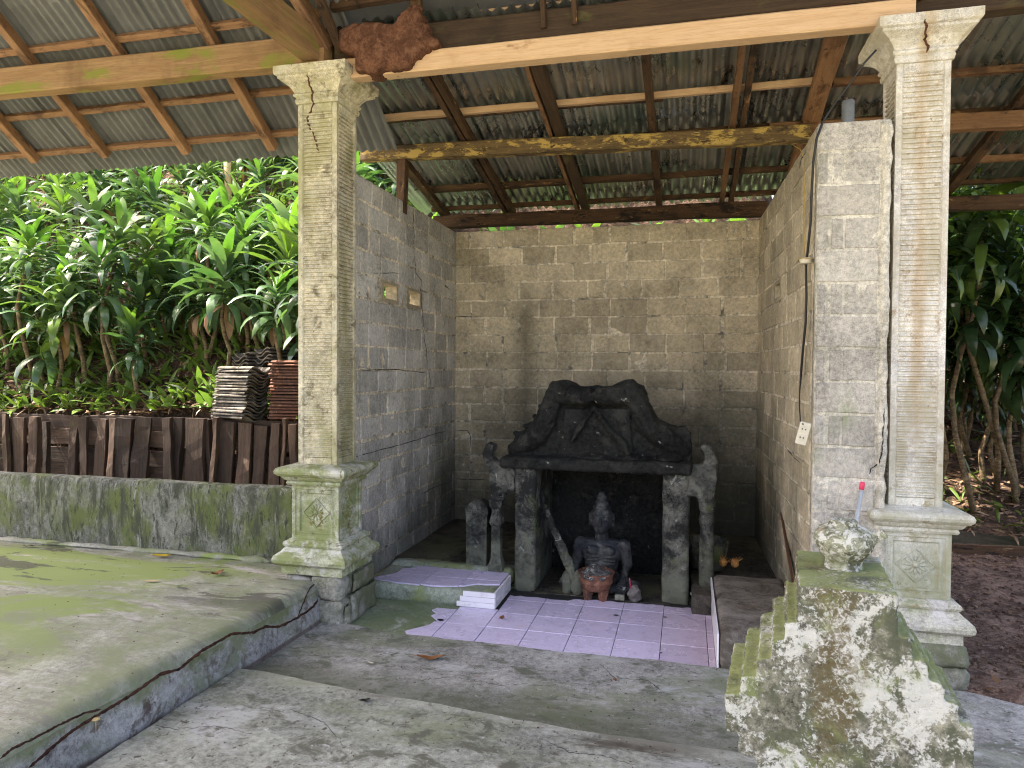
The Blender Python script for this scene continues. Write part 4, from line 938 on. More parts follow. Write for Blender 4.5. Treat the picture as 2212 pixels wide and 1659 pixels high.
for k in range(4):
    a = math.pi/4+k*math.pi/2
    b = bmesh.new(); c0 = Vector((PX_+math.cos(a)*.082, PY_+math.sin(a)*.082, 0))
    pr = [(.022, .0), (.026, .03), (.034, .085)]; rg = []
    for h_, z_ in pr: rg.append([b.verts.new((c0.x+math.cos(a+q)*h_*1.3, c0.y+math.sin(a+q)*h_*1.3, z_)) for q in (math.pi/4, 3*math.pi/4, 5*math.pi/4, 7*math.pi/4)])
    for i in range(2):
        for j in range(4): b.faces.new((rg[i][j], rg[i][(j+1) % 4], rg[i+1][(j+1) % 4], rg[i+1][j]))
    b.faces.new(rg[0][::-1]); b.faces.new(rg[-1]); obj('leg', b, M_terra, br)
b = bmesh.new(); ellip(b, (PX_, PY_, .20), (.125, .125, .022)); ellip(b, (PX_-.02, PY_+.01, .225), (.06, .06, .03)); ellip(b, (PX_-.04, PY_-.12, .195), (.055, .03, .02)); ellip(b, (PX_+.05, PY_-.11, .20), (.04, .03, .02))
tag(remesh('ash_heap', b, M_ash, None, .008, .016, 26, 1), 'grey heap of incense ash filling the terracotta brazier', 'ash')
b = bmesh.new(); p = sp(1158, 1540, 5.47); ellip(b, (p.x, 5.47, .055), (.055, .04, .07)); ellip(b, (p.x+.005, 5.47, .10), (.035, .03, .04))
bag = tag(remesh('plastic_bag', b, M_bag, None, .008, .014, 24, 0), 'small crumpled beige plastic bag right of the brazier', 'bag')
tag(tube('incense_stick', [(p.x-.03, 5.46, .10), (p.x-.036, 5.455, .185)], .003, M_pink), 'thin red incense stick poking out of the beige bag', 'incense stick')
b = bmesh.new(); bm_box(b, (p.x-.15, 5.455, .003), (p.x-.075, 5.49, .045), .006); tag(obj('stone_chip', b, M_fstone), 'small grey square stone between brazier and bag', 'stone')
q = onZ(*c1(1455, 1590), .0)
b = bmesh.new(); ellip(b, (q.x, q.y, .035), (.05, .04, .03)); ellip(b, (q.x+.03, q.y+.03, .07), (.022, .02, .045)); tag(remesh('foil_wrapper', b, M_foil, None, .006, .03, 26, 0), 'crumpled silvery wrapper at the foot of the right shrine leg', 'wrapper')
q = onZ(*c1(1370, 1585), .0); b = bmesh.new(); bmesh.ops.create_circle(b, cap_ends=True, radius=.045, segments=20, matrix=Matrix.Translation((q.x, q.y, .012)) @ Matrix.Rotation(.25, 4, 'X'))
r_ = bmesh.ops.extrude_face_region(b, geom=list(b.faces)); [setattr(v.co, 'z', v.co.z+.006) for v in r_['geom'] if isinstance(v, bmesh.types.BMVert)]
tag(obj('dish', b, M_hole), 'small black dish left of the silvery wrapper', 'dish')
for i, (x, y, lab) in enumerate(((1575, 1500, 'upper dirty glass bowl beside the right shrine leg'), (1590, 1580, 'lower dirty glass bowl beside the right shrine leg'))):
    q = sp(x, y, 5.44-.04*i); b = bmesh.new()
    zc = .085 if i == 0 else .03
    lathe_o = lathe('glass_bowl', [(.022, -.025), (.03, -.024), (.05, .01), (.058, .025), (.053, .027), (.044, .01), (.02, -.012)], M_glass, None, 20, (q.x, q.y, zc), .12, i); tag(lathe_o, lab, 'bowl')
q = sp(1610, 1330, 5.95); tag(lathe('clay_basin', [(.10, .17), (.135, .18), (.155, .30), (.165, .36), (.175, .40), (.16, .41), (.15, .38), (.13, .25), (.05, .2)], M_leg, None, 24, (q.x+.03, 5.95, 0), .10, 4), 'broken-rimmed clay basin behind the right side post of the shrine', 'basin')
b = bmesh.new(); sx0, sx1 = -1.775, -1.60
bs = thing('boundary_stone', 'short square stone post with pointed top left of the shrine', 'stone post', (-1.69, 5.70, .17))
square_loft('post', [(.088, .13), (.090, .40), (.092, .55), (.094, .575), (.098, .58), (.10, .60), (.092, .635), (.06, .665), (.02, .69)], (-1.69, 5.71), M_leg, bs, 5, .006, 2)
# ------------------------------------------------------------------ bench and small things by the right wall
M_bench = weathered('brown_bench_concrete', (.15, .13, .11), [((.24, .215, .185), 4, .5, .7, (.5, 1.5, 1)), ((.08, .065, .05), 3, .55, .72), ((.22, .16, .09), 9, .66, .76)], var=.3, bump=.6, bscale=40, bdist=.006, rough=.75)
bn = tag(rough_box('stone_bench', (.21, 4.33, -.01), (.725, 5.62, .229), M_bench, None, .05, .006, 5, .012, 6, .4), 'brown-grey concrete bench block along the right wall', 'bench')
box('side_board', (.198, 4.35, .004), (.209, 5.60, .217), M_strip, bn, .002)
q = onZ(1562, 1223, .23)
for i, (dx, lab) in enumerate(((0, 'dry orange coconut husk at the far left corner of the bench'), (.09, 'tufted dry husk fibres next to the round husk on the bench'))):
    b = bmesh.new(); ellip(b, (q.x+dx, q.y, .258), (.032, .03, .034)); T0 = obj('dry_husk', b, M_husk); smooth(T0); tag(T0, lab, 'husk')
    b = bmesh.new()
    for k in range(26):
        a, e_ = R.uniform(0, 6.28), R.uniform(.1, 1.3); d = Vector((math.cos(a)*math.cos(e_), math.sin(a)*math.cos(e_), math.sin(e_)))
        add_tube(b, [Vector((q.x+dx, q.y, .258))+d*.025, Vector((q.x+dx, q.y, .258))+d*R.uniform(.04, .07 if i == 0 else .09)], [.0022, .001], 4)
    fb = obj('fibres', b, M_husk, T0); fb['kind'] = 'stuff'
a, c = onX(1712, 1256, .70), onX(1684, 1085, .725)
tag(beam('wood_strip', a, c, .05, .012, M_brown, None, .004, up=(1, 0, 0)), 'narrow brown board leaning on the right wall behind the bench', 'board')
# ------------------------------------------------------------------ cable, lamp holder, socket, handle, pipe
cx = lambda x, y, X=.712: onX(x, y, X)
cp = [onY(1893, 108, 4.38), onY(1868, 135, 4.40), onY(1835, 182, 4.44), onY(1800, 228, 4.48), onY(1778, 262, 4.53), cx(1764, 300), cx(1757, 350), cx(1753, 420), cx(1751, 480), cx(1746, 530), cx(1741, 575), cx(1742, 640), cx(1740, 700), cx(1734, 760), cx(1730, 810), cx(1727, 850), cx(1727, 880), cx(1729, 912)]
tag(tube('cable', cp, [.006]*4+[.0075]*11+[.004]*3, M_cable, None, 8), 'black electric cable hanging down the right wall from the capital', 'cable')
tag(tube('wire', [cx(1706, 310), cx(1712, 312), cx(1720, 318), cx(1729, 322), cx(1736, 340), cx(1738, 420), cx(1739, 480), cx(1738, 545), cx(1741, 558)], .0028, M_copper, None, 6), 'thin yellow wire running beside the black cable to the lamp base', 'wire')
q = cx(1741, 562, .700); lb = thing('lamp_base', 'round white lamp base on the black cable', 'lamp base', q)
lathe('disc', [(.026, -.022), (.034, -.018), (.036, -.004), (.039, .0), (.039, .008), (.033, .013), (.012, .015)], M_white, lb, 24, q); 
tube('wire_loop', [q+Vector((.045*math.cos(a_), .045*math.sin(a_), .004+.004*math.sin(2*a_))) for a_ in lin(0, 6.0, 20)], .0022, M_copper, lb, 5)
q = cx(1735, 936, .665); sk = thing('power_socket', 'cream double power socket hanging at the end of the cable', 'socket', q)
SM = Matrix.Translation(q) @ Matrix.Rotation(rad(-14), 4, 'Z') @ Matrix.Rotation(rad(13), 4, 'Y')
b = bmesh.new(); bm_box(b, (-.030, -.020, -.066), (.030, .020, .066), .007); obj('housing', b, M_white, sk, SM)
for dz_ in (.026, -.024):
    b = bmesh.new(); bmesh.ops.create_circle(b, cap_ends=False, radius=.0195, segments=20, matrix=Matrix.Translation((0, -.0225, dz_)) @ Matrix.Rotation(math.pi/2, 4, 'X')); ed = list(b.edges)
    r_ = bmesh.ops.extrude_edge_only(b, edges=ed)
    for v in [g_ for g_ in r_['geom'] if isinstance(g_, bmesh.types.BMVert)]: v.co.x *= .86; v.co.z = dz_+(v.co.z-dz_)*.86; v.co.y -= .0015
    ob = obj('outlet_ring', b, M_white, sk, SM)
    for dx in (-.0085, .0085):
        b = bmesh.new(); bmesh.ops.create_circle(b, cap_ends=True, radius=.0042, segments=12, matrix=Matrix.Translation((dx, -.0212, dz_)) @ Matrix.Rotation(math.pi/2, 4, 'X')); obj('pin_hole', b, M_hole, ob, SM)
b = bmesh.new(); bm_box(b, (-.018, -.0215, .05), (-.008, -.0195, .058)); obj('switch_slot', b, M_hole, sk, SM)
bt, tp = Vector((.93, 4.22, .02)), onY(1861, 1056, 4.455)
bt = onY(1848, 1135, 4.42); d = (bt-tp).normalized(); bt = tp+d*((tp.z-.03)/-d.z)
if bt.y < 4.4: pass
bh = thing('broom_handle', 'grey tube handle with pink cap leaning on the pale pier', 'broom handle', bt)
tube('tube', [bt, tp], .0125, M_alu, bh, 12); dr = (tp-bt).normalized(); tube('end_cap', [tp-dr*.005, tp+dr*.03, tp+dr*.042], [.0145, .0145, .010], M_pink, bh, 12)
q = onY(1834, 255, 4.60); tag(tube('pvc_pipe', [q+Vector((0, .03, -.16)), q+Vector((0, .03, .11))], .036, M_pvc, None, 18), 'grey plastic pipe end sticking up behind the top of the pier', 'pipe')
M_urn = weathered('urn_stone', (.20, .205, .14), [((.50, .50, .45), 26, .56, .66), ((.10, .10, .065), 18, .58, .66), ((.50, .49, .45), 60, .60, .66), ((.22, .24, .10), 9, .62, .72), ((.28, .09, .06), 9, .70, .76)], var=.35, bump=1., bscale=60, bdist=.008, rough=.9)
# ------------------------------------------------------------------ stepped gate post in the foreground
gx = rad(-7.1); ND = Vector((math.sin(-gx), math.cos(-gx), 0)); UD = Vector((math.cos(gx), math.sin(gx), 0))   # depth and width directions
g0 = EYE+FW*2.0+RT*.95; 
def gp(x, y): k = 2.88; q = onPl(1444+x/k, 1083+y/k, g0, ND); return ((q-g0).dot(UD), q.z)
LS = [(550, 1680), (550, 1592), (437, 1562), (437, 1452), (357, 1418), (352, 1197), (445, 1200), (452, 1093), (553, 1096), (556, 983), (645, 987), (648, 870), (730, 874), (735, 760), (812, 765), (812, 522)]
RS = [(1430, 582), (1428, 838), (1510, 858), (1512, 985), (1605, 1004), (1607, 1115), (1700, 1135), (1703, 1250), (1805, 1274), (1808, 1392), (1903, 1414), (1900, 1700)]
L_ = [gp(*p_) for p_ in LS]; R_ = [gp(*p_) for p_ in RS]
gate = thing('gate_post', 'stepped stone gate post covered in white lichen and green moss, foreground right', 'gate post', (g0.x, g0.y, 0)); TH = .43
outl = [(L_[0][0], -.02)]+L_+R_+[(R_[-1][0], -.02)]
b = bmesh.new(); fr = []
for i, p_ in enumerate(outl):
    q_ = outl[(i+1) % len(outl)]; k = max(1, int(math.dist(p_, q_)/.03)) if i < len(outl)-1 else 1
    for j in range(k): fr.append((p_[0]+(q_[0]-p_[0])*j/k, p_[1]+(q_[1]-p_[1])*j/k))
def gpt(u_, z_, d_): return g0+UD*u_+ND*d_+Vector((0, 0, z_-g0.z))
f0 = b.faces.new([b.verts.new(gpt(u_, z_, 0)) for u_, z_ in fr]); bmesh.ops.triangulate(b, faces=[f0])
r_ = bmesh.ops.extrude_face_region(b, geom=list(b.faces)); bmesh.ops.translate(b, vec=ND*TH, verts=[v for v in r_['geom'] if isinstance(v, bmesh.types.BMVert)])
bmesh.ops.recalc_face_normals(b, faces=b.faces)
remesh('stepped_body', b, M_gate, gate, .0065, .0028, 26, 0, lambda p_: .003*fbm(p_, 70, 2))
zt_ = (L_[-1][1]+R_[0][1])/2; uc = onZ(1822, 1224, zt_)
urn = thing('stone_urn', 'squat lichen-covered stone pot on top of the gate post', 'urn', (uc.x, uc.y, zt_))
b = bmesh.new(); prof_ = [(r9*.9, z9*.93) for r9, z9 in [(.066, -.005), (.062, .012), (.058, .02), (.075, .045), (.094, .07), (.102, .088), (.100, .105), (.088, .125), (.065, .140), (.050, .146), (.046, .150), (.047, .160), (.040, .163), (.0, .162)]]
sg = 40; rg = [[b.verts.new((uc.x+math.cos(6.2832*j/sg)*r0_, uc.y+math.sin(6.2832*j/sg)*r0_, zt_+z_)) for j in range(sg)] for r0_, z_ in prof_[:-1]]
for i in range(len(rg)-1):
    for j in range(sg): b.faces.new((rg[i][j], rg[i][(j+1) % sg], rg[i+1][(j+1) % sg], rg[i+1][j]))
b.faces.new(rg[0][::-1]); b.faces.new(rg[-1]); add_tube(b, [(uc.x+.08, uc.y-.02, zt_+.10), (uc.x+.112, uc.y-.03, zt_+.122)], [.02, .015], 10)
remesh('pot', b, M_urn, urn, .0045, .004, 40, 1)
# ------------------------------------------------------------------ termite trails, cracks, fallen leaves
TL = bvh(parts(colL)); TR = bvh(parts(colR)); TT = bvh(parts(o)+[D.objects['terrace_floor'], o2])
tag(drape('termite_trail', TL, [(664, 158), (668, 178), (675, 195), (676, 222), (671, 240), (662, 256), (669, 272), (676, 290), (684, 310), (688, 326), (687, 336)], .0058, M_mud, None, 5, .0, 2.2), 'dark termite mud trail down the left column capital', 'termite trail')
tag(drape('termite_trail', TR, [(1998, 42), (2002, 62), (1998, 84), (2003, 100), (2000, 120)], .0065, M_mud, None, 5, .0, 2.5), 'red-brown termite mud trail on the right capital', 'termite trail')
t7 = lambda L: [(x/2.88, 1083+y/2.88) for x, y in L]
tag(drape('termite_trail', TT, t7([(180, 1655), (430, 1440), (590, 1340), (800, 1215), (1000, 1075), (1110, 1045), (1250, 935), (1440, 825), (1580, 815), (1650, 780), (1740, 780), (1850, 725), (1950, 655), (1985, 590)]), .0085, M_trail, None, 5, -.002, 1.2), 'long dark termite trail winding along the terrace edge', 'termite trail')
tag(drape('termite_trail', TT, t7([(0, 1600), (90, 1530), (180, 1490), (380, 1385), (520, 1320), (650, 1290)]), .006, M_trail, None, 5, -.002, 1.2), 'shorter termite trail above the long one, lower left', 'termite trail')
tag(drape('termite_trail', TT, t7([(1850, 725), (1885, 640), (1925, 545), (1975, 490)]), .006, M_trail, None, 5, -.002, 1.2), 'short termite trail forking up to the left column', 'termite trail')
walls = [q_ for q_ in D.objects if q_.name.startswith('block_wall')]
Wl, Wb, Wr = walls[0], walls[1], walls[2]
for wl_, px in ((Wl, [(893, 452), (894, 520), (897, 588), (909, 605), (911, 660), (917, 730), (924, 790), (930, 828), (933, 842)]), (Wl, [(765, 988), (820, 972), (880, 957), (930, 940), (978, 928)]), (Wl, [(770, 800), (850, 798), (930, 806)]), (Wl, [(905, 1070), (940, 1052), (978, 1040)]), (Wl, [(806, 590), (850, 590), (872, 592)]),
                (Wb, [(985, 930), (1010, 930), (1016, 945), (1018, 975)]), (Wb, [(982, 1034), (1030, 1036), (1058, 1034)]), (Wb, [(984, 560), (983, 700), (981, 850), (980, 990), (981, 1090)]), (Wb, [(984, 683), (1040, 684)]),
                (Wr, [(1745, 300), (1740, 330), (1728, 350), (1727, 372)]), (Wr, [(1692, 960), (1712, 985), (1735, 1005)])):
    T_ = bvh([q_ for q_ in D.objects if q_.parent == wl_]); drape('crack', T_, px, .0042, M_ink, wl_, 7, -.001, 1.2, 5)
T_ = bvh(parts(pier)+parts(colR)); drape('crack', T_, [(1910, 880), (1908, 930), (1905, 975), (1899, 1000), (1882, 1012), (1872, 1040)], .004, M_ink, pier, 6, -.001, 1., 5)
def fallen_leaf(name, x, y, z, L, W, rz, mat, label, curl=.25):
    q_ = onZ(x, y, z); b = bmesh.new(); n = 8; V = []
    for i in range(n+1):
        t = i/n; w_ = W*math.sin(math.pi*min(1, t*.95+.05))**.8*.5; zz = .006+curl*L*(abs(t-.5)**2)+.01*nz((t*3, x, y))
        V.append([b.verts.new((L*(t-.5), s*w_, zz+abs(s)*curl*W*.35)) for s in (-1, 0, 1)])
    for i in range(n):
        for j in range(2): b.faces.new((V[i][j], V[i+1][j], V[i+1][j+1], V[i][j+1]))
    add_tube(b, [(-L*.5, 0, .008+curl*L*.25), (-L*.72, .01, .012)], [.0018, .0012], 5)
    o_ = obj(name, b, mat, None, Matrix.Translation(q_) @ Matrix.Rotation(rz, 4, 'Z')); smooth(o_); return tag(o_, label, 'fallen leaf')
fallen_leaf('fallen_leaf', 350, 1203, .308, .14, .06, .25, M_yleaf, 'yellow fallen leaf on the terrace near the low wall', .3)
fallen_leaf('fallen_leaf', 470, 1242, .306, .09, .06, 1.1, M_bleaf, 'curled brown leaf on the terrace near the left column', .6)
fallen_leaf('fallen_leaf', 330, 1257, .304, .11, .03, .35, M_bamboo, 'thin tan leaf on the mossy terrace', .15)
fallen_leaf('fallen_leaf', 65, 1181, .306, .08, .035, .5, M_hole, 'blackened leaf at the foot of the low wall, far left', .2)
fallen_leaf('fallen_leaf', 930, 1424, .022, .17, .05, .2, M_bleaf, 'long brown leaf on the floor before the tiles', .35)
fallen_leaf('fallen_leaf', 1084, 1338, .006, .05, .04, 1.4, M_bleaf, 'small brown leaf by the white tile strips', .7)
fallen_leaf('fallen_leaf', 790, 1515, .074, .05, .035, .6, M_hole, 'small black leaf on the floor nearest the camera', .2)
fallen_leaf('fallen_leaf', 1328, 1470, .022, .04, .02, 2.0, M_bleaf, 'tiny brown leaf in the middle of the floor', .2)
fallen_leaf('fallen_leaf', 1608, 1470, .022, .045, .018, -.3, M_bleaf, 'tiny brown leaf left of the gate post', .2)
fallen_leaf('fallen_leaf', 802, 1434, .022, .03, .018, .2, M_white, 'white petal on the floor left of the long leaf', .2)
for i, (x, y, s_) in enumerate(((1331, 1329, .028), (1437, 1333, .022), (952, 1339, .03), (1428, 1410, .014))):
    q_ = onZ(x, y, .0045); b = bmesh.new(); b.faces.new([b.verts.new((q_.x+math.cos(a_)*s_*R.uniform(.5, 1), q_.y+math.sin(a_)*s_*.7*R.uniform(.5, 1), .0055)) for a_ in lin(0, 5.4, 7)])
    bmesh.ops.solidify(b, geom=list(b.faces), thickness=.001); obj('chipped_patch', b, M_fstone, tf)
tm = thing('mushroom', 'tiny pale mushroom growing from the terrace edge', 'mushroom', hit(TT, 207, 1560))
q_ = hit(TT, 207, 1578); tube('stem', [q_, q_+Vector((.004, -.004, .055))], .0025, M_bamboo, tm, 6); lathe('cap', [(.018, 0), (.017, .004), (.008, .009), (.001, .010)], M_bamboo, tm, 14, q_+Vector((.004, -.004, .052)), .2)

# worn joint and dark seam where the raised screed meets the older floor, hairline cracks, crumbs on the floors
FL = bvh([D.objects['forecourt_floor'], D.objects['forecourt_screed']])
sd = D.objects['forecourt_screed']
0 and drape('seam', FL, [(520, 1438), (640, 1459), (700, 1470), (760, 1487), (900, 1509), (1000, 1528), (1090, 1546), (1250, 1572), (1420, 1595), (1560, 1613)], .005, M_trail, sd, 7, -.0035, 2.)
for px in ([(300, 1560), (380, 1575), (470, 1568), (560, 1590)], [(1180, 1600), (1230, 1625), (1300, 1632), (1380, 1655)], [(620, 1530), (700, 1560), (735, 1600)]): drape('hairline_crack', FL, px, .0022, M_ink, sd, 6, -.0008, 3., 4)
fo = D.objects['forecourt_floor']
for px in ([(900, 1470), (980, 1462), (1080, 1480), (1150, 1475)], [(1290, 1430), (1330, 1465), (1400, 1470), (1440, 1500)], [(640, 1400), (720, 1395), (800, 1412)]): drape('hairline_crack', FL, px, .0020, M_ink, fo, 6, -.0008, 3., 4)
r = random.Random(21); b = bmesh.new()
for k in range(260):
    x, y = r.uniform(-2.4, 1.2), r.uniform(2.3, 4.3); q_ = FL.ray_cast(Vector((x, y, 1)), Vector((0, 0, -1)))[0]
    if q_ is not None: ellip(b, q_, (r.uniform(.002, .008), r.uniform(.002, .006), .002), Matrix.Rotation(r.uniform(0, 3), 4, 'Z'), 1)
for k in range(160):
    x, y = r.uniform(-5, -2.6), r.uniform(2.2, 4.7); q_ = TT.ray_cast(Vector((x, y, 1)), Vector((0, 0, -1)))[0]
    if q_ is not None: ellip(b, q_, (r.uniform(.002, .009), r.uniform(.002, .006), .002), Matrix.Rotation(r.uniform(0, 3), 4, 'Z'), 1)
tag(obj('floor_crumbs', b, M_trail), 'dark crumbs and bits of dirt scattered over the floors', kind='stuff')
# ------------------------------------------------------------------ timber retaining wall
def c4(x, y): return (x/3.36, 850.3+y/3.36)
pal = thing('retaining_fence', 'retaining fence of dark reddish wood slabs behind the low wall', 'fence', (-5.5, 6.0, .5))
pl = [(0, 42, 150), (46, 92, 165), (95, 188, 148), (205, 285, 180), (292, 345, 200), (497, 568, 160), (570, 635, 165), (692, 790, 152), (788, 838, 168), (840, 968, 150), (966, 1090, 160), (1165, 1245, 168), (1252, 1335, 190), (1345, 1488, 175), (1490, 1528, 190), (1531, 1580, 180), (1583, 1718, 185), (1716, 1830, 195), (1842, 1940, 200), (1945, 2040, 185), (2046, 2080, 200), (2086, 2165, 190), (2172, 2290, 190), (2300, 2390, 195)]
for x0, x1, yt in pl:
    Y = 6.0+R.uniform(-.06, .04); a, c = onY(*c4(x0, yt), Y), onY(*c4(x1, yt), Y); xm = (a.x+c.x)/2; w_ = (c.x-a.x)*.97
    beam('plank', (xm+R.uniform(-.06, .06), Y, .35), (xm, Y+R.uniform(.0, .04), (a.z+c.z)/2+R.uniform(-.05, .03)), max(.04, w_*R.uniform(.70, .98)), R.uniform(.035, .06), M_plank, pal, .02, up=(0, 1, 0), seg=10)
for k in range(9):
    xm = -7.35-k*.2; beam('plank', (xm, 6.0, .35), (xm, 6.02, 1.28+R.uniform(-.03, .02)), R.uniform(.1, .19), .05, M_plank, pal, .014, up=(0, 1, 0), seg=8)
for z_ in (.50, .68, .86, 1.04, 1.20): beam('backing_board', (-9, 6.085+R.uniform(-.01, .01), z_), (-3.2, 6.09, z_+R.uniform(-.02, .02)), .165, .03, M_plank, pal, .012, up=(0, 1, 0))
tag(tube('bamboo_pipe', [(-9, 5.72, 1.15), (-6.93, 5.70, 1.11)], .035, M_bamboo, None, 14), 'end of a tan bamboo pole by the fence, far left', 'pole')
# roof tile stacks on the fence
def roof_tile(mat, seed):
    b = bmesh.new(); W, L, n = .26, .36, 14; V = []
    for s in (0, 1):
        r = []
        for i in range(n+1):
            t = i/n; z = .028*math.sin(t*2*math.pi*1.0+.6)-s*.012
            r.append([b.verts.new((L*(j-.5), W*(t-.5), z+.002*nz((t*5, j, seed)))) for j in (0, 1)])
        V.append(r)
    for i in range(n):
        b.faces.new((V[0][i][0], V[0][i][1], V[0][i+1][1], V[0][i+1][0])); b.faces.new((V[1][i][0], V[1][i+1][0], V[1][i+1][1], V[1][i][1]))
        for j in (0, 1): b.faces.new((V[0][i][j], V[0][i+1][j], V[1][i+1][j], V[1][i][j]))
    for i in (0, n): b.faces.new((V[0][i][0], V[0][i][1], V[1][i][1], V[1][i][0]))
    bmesh.ops.recalc_face_normals(b, faces=b.faces); me = D.meshes.new('roof_tile'); b.to_mesh(me); b.free(); me.materials.append(mat); return me
def stack(label, x, y, z0, n, mat, rz, dz, lean, sx=1.):
    st = thing('roof_tile_stack', label, 'tile stack', (x, y, z0)); me = roof_tile(mat, n)
    for k in range(n):
        o_ = obj('roof_tile', me, None, st); o_.matrix_basis = Matrix.Translation((x+lean*k+R.uniform(-.02, .02), y+R.uniform(-.012, .012), z0+.02+dz*k)) @ Matrix.Rotation(rz+R.uniform(-.05, .05), 4, 'Z') @ Matrix.Rotation(R.uniform(-.02, .02), 4, 'X') @ Matrix.Diagonal((sx, 1, 1, 1))
        o_.matrix_parent_inverse = world_of(st).inverted()
q1 = onY(500, 905, 6.0)
stack('stack of old grey roof tiles on the wood slab fence', q1.x, 6.10, 1.27, 17, M_claydk, rad(-16), .030, .004, 1.3)
q2 = onY(622, 905, 6.05); stack('stack of red-brown roof tiles half hidden by the left column', q2.x, 6.16, 1.27, 19, M_clayrd, rad(8), .030, 0, 1.1)
for i, (px_, py_, lab) in enumerate(((552, 775, 'heap of curved grey roof tiles behind the grey stack'), (598, 765, 'heap of curved dark roof tiles between the two stacks'))):
    q = onY(px_, py_, 6.55); stack(lab, q.x, 6.55, q.z-.12, 5, M_claydk, rad(70), .035, 0)
# ------------------------------------------------------------------ broad-leaved shrubs
def add_leaf(b, org, az, el, L, W, droop, mi=0, twist=0., n=6):
    d = Vector((math.cos(az)*math.cos(el), math.sin(az)*math.cos(el), math.sin(el))); side = Vector((-math.sin(az), math.cos(az), 0)); p = Vector(org); V = []; e_ = el
    side = (side*math.cos(twist)+d.cross(side)*math.sin(twist)).normalized()
    for i in range(n+1):
        t = i/n; w_ = W*.5*1.9*((t+.04)**.62)*((1.001-t)**.85)*(1 if n > 3 else .8)+.001
        up = side.cross(d).normalized()
        V.append([b.verts.new(p-side*w_+up*w_*.22), b.verts.new(p), b.verts.new(p+side*w_+up*w_*.22)])
        e_ -= droop/n*(.5+t); d = Vector((math.cos(az)*math.cos(e_), math.sin(az)*math.cos(e_), math.sin(e_))); p = p+d*(L/n)
    for i in range(n):
        for j in range(2): f = b.faces.new((V[i][j], V[i][j+1], V[i+1][j+1], V[i+1][j])); f.material_index = mi; f.smooth = True
def crown_mesh(seed, n=18, L=.36, W=.12, young=4, mats=None, droopy=1., tiers=1):
    r = random.Random(seed); b = bmesh.new()
    for k in range(n):
        t = k/(n-1); az = k*2.4+r.uniform(-.3, .3); el = rad(80-95*t+r.uniform(-10, 10)); l_ = L*(.62+.5*math.sin(math.pi*(.15+.7*t)))*r.uniform(.85, 1.15)
        add_leaf(b, (0, 0, .10*(1-t)*tiers-.0), az, el, l_, W*r.uniform(.8, 1.2), rad(40+50*t)*droopy*r.uniform(.7, 1.3), 1 if k < young else (2 if (k > n-4 and r.random() < .15 and mats is None) else 0), r.uniform(-.4, .4))
    me = D.meshes.new('crown'); b.to_mesh(me); b.free()
    for m_ in mats or (M_leaf, M_leafy, M_dead): me.materials.append(m_)
    return me
CRN = [crown_mesh(i, 25+i % 6, .40+.05*(i % 3), .105+.015*(i % 2), 2+i % 3, None, 1.5, 3+i % 3) for i in range(7)]
CRB = [crown_mesh(40+i, 32, .46, .105, 15, None, 1.35, 3) for i in range(2)]
CRD = [crown_mesh(60+i, 34, .44, .11, 2, (M_leafd, M_leaf), 1.7, 9) for i in range(4)]
STM = {}
def stem_mesh(h, seed):
    k = (round(h, 1), seed % 3)
    if k not in STM:
        b = bmesh.new(); r = random.Random(seed); n = 6; pts = [Vector((.05*h*math.sin(i*1.1+seed % 3)+.012*r.uniform(-1, 1), .04*h*math.cos(i*.9+seed % 3)-.04*h, -.1+(h+.1)*i/n)) for i in range(n+1)]
        off = pts[-1].copy(); off.z = h
        for q in pts: q.x -= off.x*(q.z+.1)/(h+.1); q.y -= off.y*(q.z+.1)/(h+.1)
        add_tube(b, pts, [.030-.012*i/n for i in range(n+1)], 7); me = D.meshes.new('stem'); b.to_mesh(me); b.free(); me.materials.append(M_trunk); me.polygons.foreach_set('use_smooth', [True]*len(me.polygons)); STM[k] = me
    return STM[k]
def shrub(x, y, z, h, label, crown, s=1., group=None, rings=0, alt=None):
    r = thing('broad_leaved_shrub', label, 'shrub', (x, y, z), group); h = max(.15, round(h, 1)); rz = R.uniform(0, 6.28)
    st = obj('stem', stem_mesh(h, int(R.random()*90)), None, r); st.matrix_basis = Matrix.Translation((x, y, z)) @ Matrix.Rotation(rz, 4, 'Z'); st.matrix_parent_inverse = world_of(r).inverted()
    for k in range(1+rings):
        c_ = obj('crown', crown if k == 0 else R.choice(alt or CRN), None, r); c_.matrix_basis = Matrix.Translation((x+(R.uniform(-.12, .12) if k else 0), y+(R.uniform(-.12, .12) if k else 0), z+h*(1-.28*k)-.02)) @ Matrix.Rotation(R.uniform(0, 6.28), 4, 'Z') @ Matrix.Rotation(R.uniform(-.2, .2), 4, 'X') @ Matrix.Scale(s*R.uniform(.85, 1.12), 4)
        c_.matrix_parent_inverse = world_of(r).inverted()
    return r
for px_, py_, Y, crn, s, lab in ((452, 520, 6.75, CRB[0], 1.15, 'bright green rosette shrub on a thin stem, tallest in front of the slope'), (248, 580, 6.6, CRN[1], 1.1, 'green shrub with arching leaves left of the bright rosette shrub'), (64, 560, 6.5, CRB[1], 1.1, 'sunlit yellow-green shrub at the far left of the slope'),
        (522, 600, 6.9, CRN[2], 1.05, 'green shrub on a straight stem behind the grey tile stack'), (165, 640, 6.45, CRN[3], .9, 'low green shrub with two stems near the fence, left'), (318, 600, 6.8, CRN[4], 1., 'green shrub with forked brown stem in the middle of the slope'),
        (290, 780, 6.35, CRN[5], .75, 'short drooping shrub just above the wood slab fence'), (600, 560, 7.1, CRN[6], .95, 'green shrub partly hidden behind the left column')):
    p = onY(px_, py_, Y); zb = hill_z(p.x, Y); shrub(p.x, Y, zb, p.z-zb, lab, crn, s, None, 1 if 'forked' in lab or 'two stems' in lab else 0)
pts = []; tries = 0
